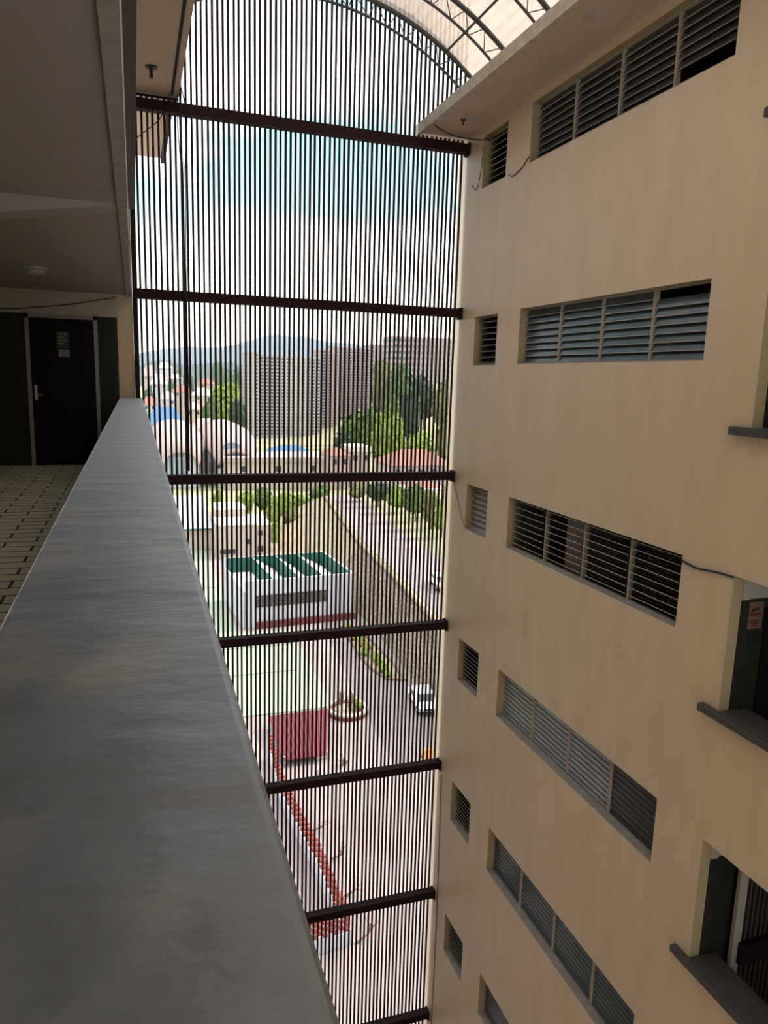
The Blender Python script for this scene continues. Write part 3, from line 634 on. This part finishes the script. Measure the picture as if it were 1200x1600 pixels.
for i, (px, yt, yb, w, Y, mt, lab) in enumerate(sh): plant(px, yt, yb, w, Y, mt, lab, 'shrub', 'shrub', G2, trunk=.05, seed=20+i, n=700)
G3 = 'shrubs along the upper road'
sh = [(560, 752, 800, 34, 128, 'leaf_olive', 'olive shrub where the upper road begins'), (590, 748, 812, 38, 122, 'leaf_dark', 'dark shrub left in the roadside hedge'), (618, 752, 822, 36, 116, 'leaf_light', 'bright shrub second in the roadside hedge'),
      (648, 752, 834, 40, 108, 'leaf_mid', 'mid green shrub in the middle of the roadside hedge'), (672, 760, 850, 36, 102, 'leaf_olive', 'yellow-olive shrub in the roadside hedge'), (688, 780, 872, 34, 96, 'leaf_light', 'bright shrub of the roadside hedge touching the right wall'),
      (700, 750, 830, 30, 112, 'leaf_olive', 'olive shrub behind the roadside hedge at the right wall')]
for i, (px, yt, yb, w, Y, mt, lab) in enumerate(sh): plant(px, yt, yb, w, Y, mt, lab, 'shrub', 'shrub', G3, base=GZ+H1, trunk=.06, seed=40+i, n=700)
# flower bed beside the paved yard
bed = [(21.2, 77), (21.3, 72), (21.0, 68.5), (21.1, 64.5), (21.8, 61.8), (23.3, 61.2), (23.6, 66), (23.4, 72), (22.6, 77)]
fb = empty('flower_bed', (22.2, 69, GZ), 'curved flower bed with yellow and green planting beside the paved yard', 'flower bed')
mb = MB()
for a, b in zip(bed, bed[1:]+bed[:1]): mb.bar((*a, GZ+.12), (*b, GZ+.12), .22, .28)
obj('kerb', mb, M['kerb'], fb)
obj('soil', MB().prism(bed, 'z', GZ, GZ+.12), M['dry_bank'], fb)
rn = random.Random(5)
for i in range(16):
    t = i/15; x = 21.75+.7*rn.uniform(-.5, .9); y = 62.5+14*t; c = crown_mb(.55, .6, .4, 60+i, 160, .2, 4); mb = MB(); mb.v = [(a+x, b+y, cc+GZ+.4) for a, b, cc in c.v]; mb.f = c.f; mb.mi = c.mi
    obj('plant', mb, M['leaf_yellow'] if i in (8, 9, 11, 13, 14) else M['leaf_light'], fb)
# round planter
pc = Vector((16.35, 56.2, GZ)); pl = empty('round_planter', pc, 'round brick planter with dry plants next to the red roof', 'planter')
mb = MB(); n = 28
for j in range(n):
    a, b = 2*math.pi*j/n, 2*math.pi*(j+1)/n
    mb.add([(pc.x+r*math.cos(q), pc.y+r*math.sin(q), GZ+z_) for q in (a, b) for r, z_ in ((1.75, 0), (1.75, .55), (1.45, .55), (1.45, .3))], [(0, 1, 5, 4), (1, 2, 6, 5), (2, 3, 7, 6)])
obj('rim', mb, M['beige_wall'], pl)
obj('brick_band', MB().lathe([(1.78, .02), (1.78, .36), (1.70, .36)], tuple(pc), 28), M['maroon'], pl)
obj('soil', MB().lathe([(1.5, .2), (1.5, .33), (.2, .42)], tuple(pc), 24), M['dry_bank'], pl)
for i in range(9):
    a = rn.uniform(0, 6.28); rr_ = rn.uniform(.2, 1.2); x, y = pc.x+rr_*math.cos(a), pc.y+rr_*math.sin(a)
    if i < 3: c = crown_mb(.4, .4, .4, 90+i, 140, .2, 4); mb = MB(); mb.v = [(u+pc.x+.9, v+pc.y-.5+.5*i, w+GZ+.7) for u, v, w in c.v]; mb.f = c.f; mb.mi = c.mi; obj('plant', mb, M['leaf_light'], pl)
    else:
        mb = MB()
        for k in range(9): mb.tube([(x, y, GZ+.35), (x+rn.uniform(-.3, .3), y+rn.uniform(-.3, .3), GZ+rn.uniform(1.0, 2.2))], [.04, .015], 5)
        obj('dry_stem', mb, M['dry_stems'], pl)

# ================================================================== OUTDOOR BUILDINGS
# white workshop with saw-tooth roof
bx0, bx1, by0, by1, zt = 10.4, 23.4, 79.6, 91.0, GZ+5.5
wb = empty('workshop_building', (17, 85, GZ), 'white workshop with green sawtooth roof bays and a long grille window', 'building')
mb = MB(); t = .25; dz = 1.9
mb.box(bx0, bx1, by0, by0+t, GZ, zt); mb.box(bx0, bx0+t, by0, by1, GZ, zt-1.2); mb.box(bx1-t, bx1, by0, by1, GZ, zt); mb.box(bx0, bx1, by1-t, by1, GZ, zt-.02)
obj('wall', mb, M['white_wall'], wb)
bays = [bx0+t, bx0+3.4, bx0+6.4, bx0+9.2, bx1-t]
for i in range(4):
    a, b = bays[i], bays[i+1]; za = zt-.05 if i else zt-1.9; zb_ = zt-1.9
    obj('roof_sheet', MB().add([(a, by0+t, za), (b, by0+t, zb_), (b, by1-t-.05, zb_), (a, by1-t-.05, za)], [(0, 1, 2, 3)]), M['white_sheet'], wb)
    mb = MB(); mb.box(b-.1, b, by0+t, by1-t, zb_-.1, zt-.03)
    mb.add([(a, by1-t-.04, za), (b, by1-t-.04, zb_), (b, by1-t-.04, zt), (a, by1-t-.04, zt)], [(0, 1, 2, 3)])
    obj('green_upstand', mb, M['green_sheet'], wb)
p0, p1 = at(392, 948, by0), at(505, 924, by0)
fr = obj('grille_window', MB().box(p0.x, p1.x, by0-.03, by0+.02, p0.z, p0.z+1.35), M['dark_window'], wb)
mb = MB()
nx_ = 13
for i in range(nx_+1): x = p0.x+(p1.x-p0.x)*i/nx_; mb.box(x-.06, x+.06, by0-.09, by0-.03, p0.z, p0.z+1.35)
for j in range(5): mb.box(p0.x, p1.x, by0-.09, by0-.03, p0.z+j*.33-.04, p0.z+j*.33+.05)
obj('grille', mb, M['grille'], fr)
obj('plinth', MB().box(bx0+1.4, bx1+.1, by0-.5, by0, GZ+.02, GZ+.75), M['maroon'], wb)
wb.rotation_euler.z = R(4.5)
# beige stepped building
sb = empty('stepped_building', (15, 118, GZ), 'beige flat-roofed stepped building behind the white workshop', 'building')
pL, pR = at(340, 868, 112), at(400, 866, 112); pt = at(360, 822, 112)
mb = MB(); mb.box(pL.x, pR.x+.0, 112, 124, GZ, pt.z); mb.box(pR.x, pR.x+2.6, 113.5, 123, GZ, pt.z-.4); mb.box(pL.x+.5, pR.x-.5, 119, 126, GZ, pt.z+1.2)
obj('wall', mb, M['beige_wall'], sb)
mb = MB(); mb.box(pL.x-.1, pR.x+.1, 111.9, 119, pt.z, pt.z+.15); mb.box(pR.x, pR.x+2.7, 113.4, 123, pt.z-.4, pt.z-.25); mb.box(pL.x+.4, pR.x-.4, 118.9, 126.1, pt.z+1.2, pt.z+1.35)
obj('roof', mb, M['flat_roof'], sb)
for (x0, y0_, x1_, y1_) in ((344, 866, 368, 858), (386, 850, 391, 842), (405, 866, 414, 856), (406, 840, 413, 832)):
    a, b = at(x0, y0_, 111.97), at(x1_, y1_, 111.97)
    yy = 111.95 if x0 < 400 else 113.45
    obj('window', MB().box(a.x, b.x, yy, yy+.05, a.z, b.z), M['dark_window'], sb)
# grey sheet roof shed
sd = empty('grey_shed', (8, 124, GZ), 'long shed with blue-grey sheet roof and beige end wall at the left', 'building')
a, b = at(272, 850, 119), at(335, 846, 119)
obj('wall', MB().box(a.x-14, b.x-.4, 119, 144, GZ, GZ+3.6), M['beige_wall'], sd)
mb = MB(); mb.add([(a.x-15, 118.6, GZ+3.5), (b.x-.3, 118.6, GZ+3.5), (b.x-.3, 132, GZ+6.8), (a.x-15, 132, GZ+6.8), (b.x-.3, 145, GZ+3.6), (a.x-15, 145, GZ+3.6)], [(0, 1, 2, 3), (3, 2, 4, 5)])
o = obj('roof', mb, M['blue_grey_sheet'], sd); o.modifiers.new('t', 'SOLIDIFY').thickness = .12
obj('gable', MB().add([(b.x-.42, 119, GZ+3.5), (b.x-.42, 144, GZ+3.5), (b.x-.42, 132, GZ+6.7)], [(0, 1, 2)]), M['beige_wall'], sd)
obj('gutter', MB().box(a.x-15, b.x-.3, 118.45, 118.7, GZ+3.3, GZ+3.5), M['green_sheet'], sd)
# red-roofed kiosk
ks = empty('canopy', (11, 46, GZ), 'low flat dark red sheet roof on short white posts beside the round planter', 'canopy')
rz_ = GZ+.55
q = [gz(420, 1119, rz_+.5), gz(512, 1108, rz_+.5), gz(510, 1180, rz_), gz(440, 1189, rz_)]
kx0, kx1, ky0, ky1 = min(q[0].x, q[3].x)+.3, q[2].x+.2, q[3].y+.4, q[0].y-.3
for x_, y_ in ((kx0, ky0), (kx1, ky0), (kx0, ky1), (kx1, ky1)): obj('post', MB().box(x_-.06, x_+.06, y_-.06, y_+.06, GZ, rz_+.1), M['white_wall'], ks)
mb = MB(); n = 22
A, B, Cc, Dd = q
for i in range(n):
    t0, t1 = i/n, (i+1)/n
    f0, f1, k0, k1 = Dd.lerp(Cc, t0), Dd.lerp(Cc, t1), A.lerp(B, t0), A.lerp(B, t1); up = Vector((0, 0, .05))
    m0, m1_ = f0.lerp(f1, .5)+up, k0.lerp(k1, .5)+up
    mb.add([f0, m0, m1_, k0], [(0, 1, 2, 3)]); mb.add([m0, f1, k1, m1_], [(0, 1, 2, 3)])
o = obj('roof', mb, M['red_roof'], ks); o.modifiers.new('t', 'SOLIDIFY').thickness = .05
# red lattice wall
lw = empty('lattice_wall', (9.4, 42, GZ), 'white low wall with red and white openwork brick on top, slanting away from the parapet', 'wall')
path = [(x_*.95, y_*.95) for x_, y_ in ((9.3, 53.0), (9.0, 48), (9.2, 43.8), (9.7, 38.2), (9.75, 34), (9.85, 32.8))]; path2 = [(x_*.95, y_*.95) for x_, y_ in ((9.85, 32.8), (7.0, 32.6))]
mbw = MB(); mbr = MB()
for pth in (path, path2):
    for (x0, y0_), (x1_, y1_) in zip(pth, pth[1:]):
        mbw.bar((x0, y0_, GZ+.4), (x1_, y1_, GZ+.4), .3, .8)
        L_ = math.hypot(x1_-x0, y1_-y0_); nn = int(L_/.26)
        for i in range(nn):
            for j in range(7):
                if (i+j) % 2: continue
                t0, t1 = i/nn, (i+.85)/nn; z_ = GZ+.81+j*.17
                mbr.bar((x0+(x1_-x0)*t0, y0_+(y1_-y0_)*t0, z_+.07), (x0+(x1_-x0)*t1, y0_+(y1_-y0_)*t1, z_+.07), .16, .15)
obj('base_wall', mbw, M['white_wall'], lw); obj('openwork', mbr, M['brick_red'], lw)
for i, (x0, y0_, x1_, y1_) in enumerate(((462, 1237, 484, 1205), (470, 1302, 492, 1286), (503, 1345, 517, 1331), (522, 1404, 538, 1385), (536, 1480, 562, 1446))):  # thin bare leaning sticks with a few twigs
    a, b = gz(x0, y0_, GZ)+Vector((.6, 0, 0)), gz(x1_, y1_, GZ+.9)+Vector((.6, 0, 0)); mid = a.lerp(b, .55)+Vector((.25, 0, -.1))
    e = empty('bare_stick', a, 'bare leaning sapling beside the lattice wall, %s from the red canopy' % ('nearest', 'second', 'third', 'fourth', 'fifth')[i], 'stick', 'bare sticks along the lattice wall')
    obj('stem', MB().tube([a, mid, b], [.07, .055, .03], 6), M['dry_stems'], e)
    mb = MB()
    for k in range(5): mb.tube([mid.lerp(b, k/5), mid.lerp(b, k/5)+Vector((rn.uniform(-.5, .5), rn.uniform(-.5, .5), rn.uniform(.2, .7)))], [.025, .01], 5)
    obj('twig', mb, M['dry_stems'], e)
a = gz(537, 1197, GZ); e = empty('shrub', (a.x, a.y, GZ), 'small dark dry shrub on the paving below the planter', 'shrub')
mb = MB()
for k in range(14): mb.tube([(a.x, a.y, GZ), (a.x+rn.uniform(-.6, .6), a.y+rn.uniform(-.4, .4), GZ+rn.uniform(.3, .9))], [.05, .02], 5)
obj('stems', mb, M['dry_stems'], e)
a = gz(668, 1184, GZ); e = empty('road_barrier', (a.x, a.y, GZ), 'orange plastic road barrier on the paving by the right wall', 'barrier')
mb = MB().prism([(-.32, 0), (.32, 0), (.16, .35), (.12, .7), (-.12, .7), (-.16, .35)], 'x', -.4, .4); obj('body', mb, M['orange'], e, local=True)
obj('foot', MB().box(-.44, .44, -.36, .36, 0, .08), M['tyre'], e, local=True)

# cars
def make_car(loc, rz, label):
    e = empty('car', loc, label, 'car', 'cars on the yard and road', rz=rz)
    W = .85
    prof = [(-2.1, .32), (2.0, .32), (2.1, .5), (2.08, .74), (1.15, .90), (.55, 1.40), (-1.2, 1.46), (-1.75, 1.0), (-2.1, .92)]
    mb = MB().prism(prof, 'y', -W, W); obj('body', mb, M['car_white'], e, local=True, bevel=.07)
    mb = MB().obox((.87, 0, 1.15), (-.27, 0, .225), (0, .68, 0), (.012, 0, .015)); obj('windscreen', mb, M['car_glass'], e, local=True)
    mb = MB().obox((-1.5, 0, 1.24), (.22, 0, .19), (0, .66, 0), (-.012, 0, .015)); obj('rear_window', mb, M['car_glass'], e, local=True)
    for s in (-1, 1):
        mb = MB().prism([(.85, .96), (.45, 1.32), (-1.1, 1.36), (-1.5, 1.0)], 'y', s*(W-.01), s*(W+.012)); obj('side_window', mb, M['car_glass'], e, local=True)
        for x in (-1.3, 1.35):
            mb = MB(); mb.tube([(x, s*(W-.17), .32), (x, s*(W+.03), .32)], .32, 18); w = obj('wheel', mb, M['tyre'], e, local=True)
            obj('hub', MB().tube([(x, s*(W+.03), .32), (x, s*(W+.04), .32)], .18, 14), M['chrome'], w, local=True)
        obj('headlight', MB().box(2.0, 2.12, s*.72-.13, s*.72+.13, .58, .72), M['chrome'], e, local=True)
    obj('bumper', MB().box(2.02, 2.15, -.8, .8, .26, .46), M['tyre'], e, local=True)
    obj('grille', MB().box(2.06, 2.115, -.45, .45, .55, .68), M['tyre'], e, local=True)
    return e
a = gz(664, 1108, GZ); make_car((a.x, a.y+.6, GZ+.03), R(-97), 'white car with dark windscreen parked on the paved yard near the right wall')
a = gz(689, 918, GZ+H1); make_car((a.x, a.y, GZ+H1+.04), R(-100), 'white car on the upper road above the stone wall')

# grey-beige towers
def tower(x0, x1, ytop, Y, depth, floors, mt, label, name='apartment_tower', base=None, balc=False, bayw=3.0, seed=0):
    a, b = at(x0, 640, Y).x, at(x1, 640, Y).x; z1 = at((x0+x1)/2, ytop, Y).z; z0 = T((a+b)/2, Y)-1 if base is None else base
    e = empty(name, ((a+b)/2, Y+depth/2, z0), label, 'building')
    obj('body', MB().box(a, b, Y, Y+depth, z0, z1), M[mt], e)
    fh = (z1-z0)/floors; nb = max(2, int((b-a)/bayw)); bw = (b-a)/nb; rn2 = random.Random(seed)
    for f in range(1, floors):
        zf = z0+f*fh
        obj('window_band', MB().box(a+.3, b-.3, Y-.06, Y+.02, zf+fh*.32, zf+fh*.80), M['dark_window'], e)
        obj('side_window_band', MB().box(a-.06, a+.02, Y+1, Y+depth-1, zf+fh*.36, zf+fh*.76), M['dark_window'], e)
        if balc: obj('balcony', MB().box(a+(b-a)*.12, a+(b-a)*.9, Y-1.3, Y, zf, zf+fh*.28), M[mt], e)
    for i in range(nb+1): obj('pier', MB().box(max(a, a+i*bw-bw*.24), min(b, a+i*bw+bw*.24), Y-.25, Y, z0, z1), M[mt], e)
    obj('parapet', MB().box(a-.3, b+.3, Y-.3, Y+depth+.3, z1, z1+1.0), M[mt], e)
    return e
tower(387, 405, 552, 440, 22, 24, 'tower', 'narrow pale stair wing on the left side of the grey apartment tower', bayw=5, seed=1)
tower(405, 501, 559, 446, 30, 24, 'tower', 'large grey-beige apartment tower with many small windows', seed=2)
tower(501, 528, 548, 470, 26, 25, 'tower_pink', 'slim pinkish tower between the grey tower and the balcony block', bayw=3.5, seed=3, balc=True)
tower(528, 577, 545, 490, 26, 25, 'tower_pink', 'pinkish tower block with dark balconies behind the broad green tree', seed=4, balc=True)
tower(612, 760, 530, 600, 30, 8, 'tower_pink', 'long pinkish apartment block on the hill at the right', name='apartment_block', seed=5, balc=True, bayw=4, base=T(at(680, 600, 600).x, 600)-3)
tower(577, 600, 540, 640, 20, 9, 'tower_pink', 'far pale block between the pinkish tower and the hill block', name='apartment_block', seed=6, base=-6)

# arched hall
Yh = 186
hall = empty('arched_hall', (at(320, 745, Yh).x, Yh+10, T(0, Yh)), 'pale pink hall with two barrel-vaulted roofs and arched glazed fronts', 'building')
def vault(xa, xb, ycr, glx0, glx1, gltop, glbot):
    a, b = at(xa, 745, Yh).x, at(xb, 745, Yh).x; c = (a+b)/2; r = (b-a)/2; zc = at((xa+xb)/2, ycr, Yh).z; z0 = T(c, Yh); spring = zc-r*.80
    n = 20
    def bow(fr, fz, y): return [(c+r*fr*math.cos(math.pi*i/n), y, spring*fz+z0*(1-fz)+((zc-spring)*fr)*math.sin(math.pi*i/n)) for i in range(n+1)]
    secs = [bow(.60, .62, Yh-1.2), bow(.78, .85, Yh+4), bow(.92, .96, Yh+8), bow(1, 1, Yh+13), bow(1, 1, Yh+34)]
    mb = MB(); V = [p for q_ in secs for p in q_]; k_ = n+1
    mb.add(V, [(a_*k_+i, a_*k_+i+1, (a_+1)*k_+i+1, (a_+1)*k_+i) for a_ in range(len(secs)-1) for i in range(n)]); mb.smooth = True
    o = obj('vault_roof', mb, M['pink_roof'], hall); o.modifiers.new('t', 'SOLIDIFY').thickness = .5
    F = [(p[0], p[2]-.3) for p in bow(.60, .62, 0)]
    mb = MB().prism(F+[(F[-1][0], z0), (F[0][0], z0)], 'y', Yh, Yh+6); mb.box(a+.4, b-.4, Yh+8, Yh+33, z0, spring); obj('wall', mb, M['white_wall'], hall)
    ga, gb = at(glx0, 740, Yh).x, at(glx1, 740, Yh).x; gt_, gb_ = at(glx0, gltop, Yh).z, at(glx0, glbot, Yh).z; gc, gr = (ga+gb)/2, (gb-ga)/2
    G = [(gc+gr*math.cos(math.pi*i/n), gt_-gr*.8+gr*.8*math.sin(math.pi*i/n)) for i in range(n+1)]+[(ga, gb_), (gb, gb_)]
    g = obj('arched_window', MB().prism(G, 'y', Yh-.12, Yh+.05), M['blue_window'], hall)
    mb = MB()
    for i in range(1, 4): x = ga+(gb-ga)*i/4; mb.box(x-.08, x+.08, Yh-.2, Yh-.12, gb_, gt_-.4)
    mb.box(ga, gb, Yh-.2, Yh-.12, gt_-gr*.85, gt_-gr*.75); obj('glazing_bar', mb, M['white_wall'], g)
vault(234, 330, 668, 255, 290, 703, 744); vault(322, 412, 668, 346, 378, 691, 712)
for x0, x1_, ya, yb in ((258, 262, 722, 730), (326, 336, 722, 738), (338, 350, 724, 732)):
    a, b = at(x0, yb, Yh-.1), at(x1_, ya, Yh-.1); obj('window', MB().box(a.x, b.x, Yh-.08, Yh+.05, a.z, b.z), M['dark_window'], hall)
wg = empty('flat_roof_wing', (at(450, 745, Yh-4).x, Yh, T(0, Yh)), 'low cream wing with pink flat roof right of the arched hall', 'building')
a, b = at(352, 745, Yh-4), at(515, 745, Yh-4); zt_ = at(430, 722, Yh-4).z
obj('wall', MB().box(a.x, b.x, Yh-4, Yh+10, GZ-.5, zt_), M['beige_wall'], wg)
obj('roof', MB().box(a.x-.3, b.x+.3, Yh-4.5, Yh+10.3, zt_, zt_+1.2), M['pink_roof'], wg)
for i in range(3):
    x = a.x+(b.x-a.x)*(i+.5)/3; obj('window', MB().box(x-.7, x+.7, Yh-4.06, Yh-3.95, zt_-2.4, zt_-1.0), M['dark_window'], wg)
def house(x0, x1, yeave, yridge, ybase, Y, wall, roof, label, depth=10, name='house', base=None, windows=3, flat=False):
    a, b = at(x0, ybase, Y).x, at(x1, ybase, Y).x; ze = at((x0+x1)/2, yeave, Y).z; zr = at((x0+x1)/2, yridge, Y).z; z0 = T((a+b)/2, Y)-.5 if base is None else base
    e = empty(name, ((a+b)/2, Y+depth/2, z0), label, 'building')
    obj('wall', MB().box(a, b, Y, Y+depth, z0, ze), M[wall], e); o_ = .5
    if flat: mb = MB().box(a-.2, b+.2, Y-.2, Y+depth+.2, ze, max(zr, ze+.3))
    else:
        ins = min((b-a)*.3, depth*.5); ym = Y+depth/2
        mb = MB().add([(a-o_, Y-o_, ze), (b+o_, Y-o_, ze), (b+o_, Y+depth+o_, ze), (a-o_, Y+depth+o_, ze), (a+ins, ym, zr), (b-ins, ym, zr)], [(0, 1, 5, 4), (2, 3, 4, 5), (1, 2, 5), (3, 0, 4), (0, 3, 2, 1)])
    obj('roof', mb, M[roof], e)
    for i in range(windows):
        x = a+(b-a)*(i+.5)/windows; hh = (ze-max(z0, ze-3.5)); obj('window', MB().box(x-.55, x+.55, Y-.06, Y+.03, ze-hh*.65, ze-hh*.25), M['dark_window'], e)
    return e
house(612, 706, 727, 706, 750, 150, 'pink_roof', 'tile_roof', 'house with red tiled hip roof by the right wall', 12, base=GZ+2, windows=5)
house(515, 545, 712, 702, 745, 178, 'pink_roof', 'tile_roof', 'small pink house left of the two beside the cream wing', 9, windows=2)
house(547, 578, 706, 698, 745, 182, 'pink_roof', 'flat_roof', 'pale pink flat-roofed house under the broad green tree', 8, windows=2, flat=True)
house(640, 702, 775, 756, 800, 140, 'white_wall', 'tile_roof', 'low white house with red roof behind the roadside hedge', 8, base=GZ+H1, windows=4)
house(226, 292, 664, 637, 672, 265, 'beige_wall', 'blue_roof', 'building with bright blue roof left of the arched hall', 16, windows=4)
house(424, 486, 706, 697, 712, 212, 'white_wall', 'blue_roof', 'long low blue-roofed building at the foot of the grey tower', 8, windows=4)
house(300, 345, 672, 655, 690, 250, 'beige_wall', 'pink_roof', 'pale-roofed house behind the arched hall', 12, windows=3)
rn = random.Random(11); k = 0
spots = [(222, 246, 588, 570), (236, 262, 600, 585), (270, 300, 612, 602), (250, 276, 624, 612), (302, 334, 618, 606), (224, 244, 632, 620), (290, 316, 640, 629), (246, 270, 575, 566), (310, 338, 600, 592), (262, 286, 592, 584)]
words = ['beside the left post', 'second row on the far slope', 'half hidden by bars mid slope', 'above the blue roof', 'near the light green tree', 'just left above the blue roof', 'right of the blue roof', 'highest at the left', 'high on the slope by the tower', 'upper middle of the far slope']
for (x0, x1_, ye, yr) in spots:
    Y = {0: 620, 1: 520, 2: 460, 3: 430, 4: 420, 5: 400, 6: 360, 7: 760, 8: 560, 9: 640}[k]
    house(x0, x1_, ye, yr, ye+10, Y, 'white_wall' if k % 2 else 'beige_wall', ('pink_roof', 'flat_roof', 'tile_roof')[k % 3], 'small distant house on the valley slope, '+words[k], 12, windows=2); k += 1
tp = [(232, 596, 615, 24, 500, 'leaf_dark'), (268, 586, 612, 24, 550, 'leaf_mid'), (285, 592, 622, 28, 480, 'leaf_dark'), (296, 577, 600, 24, 690, 'leaf_dark'), (345, 560, 592, 40, 800, 'leaf_mid'), (376, 566, 610, 30, 600, 'leaf_mid'), (240, 645, 668, 20, 300, 'leaf_olive'), (300, 622, 650, 24, 380, 'leaf_mid'), (225, 610, 630, 20, 450, 'leaf_mid'), (275, 570, 590, 30, 800, 'leaf_mid')]
tw = ['by the left post', 'left of centre', 'above the blue roof', 'high behind the houses', 'below the mountain peak', 'beside the grey tower', 'low at the blue roof', 'between house and light tree', 'low by the left post', 'high near the left']
for i, (px, yt, yb, w, Y, mt) in enumerate(tp): plant(px, yt, yb, w, Y, mt, 'small distant tree on the valley slope, '+tw[i], group='distant trees on the valley slope', seed=70+i, trunk=.08, n=350)

# ================================================================== HAZE
hz = bpy.data.materials.new('valley_haze'); hz.use_nodes = True; nt = hz.node_tree; nt.nodes.clear()
ho = nt.nodes.new('ShaderNodeOutputMaterial'); vs_n = nt.nodes.new('ShaderNodeVolumeScatter'); vs_n.inputs['Color'].default_value = (0.50, 0.64, 1.0, 1); vs_n.inputs['Density'].default_value = 0.00028
nt.links.new(vs_n.outputs[0], ho.inputs['Volume'])
struct('haze', MB().box(-1500, 3500, 230, 4200, -60, 240), hz, 'pale blue haze lying over the far valley', 'haze')
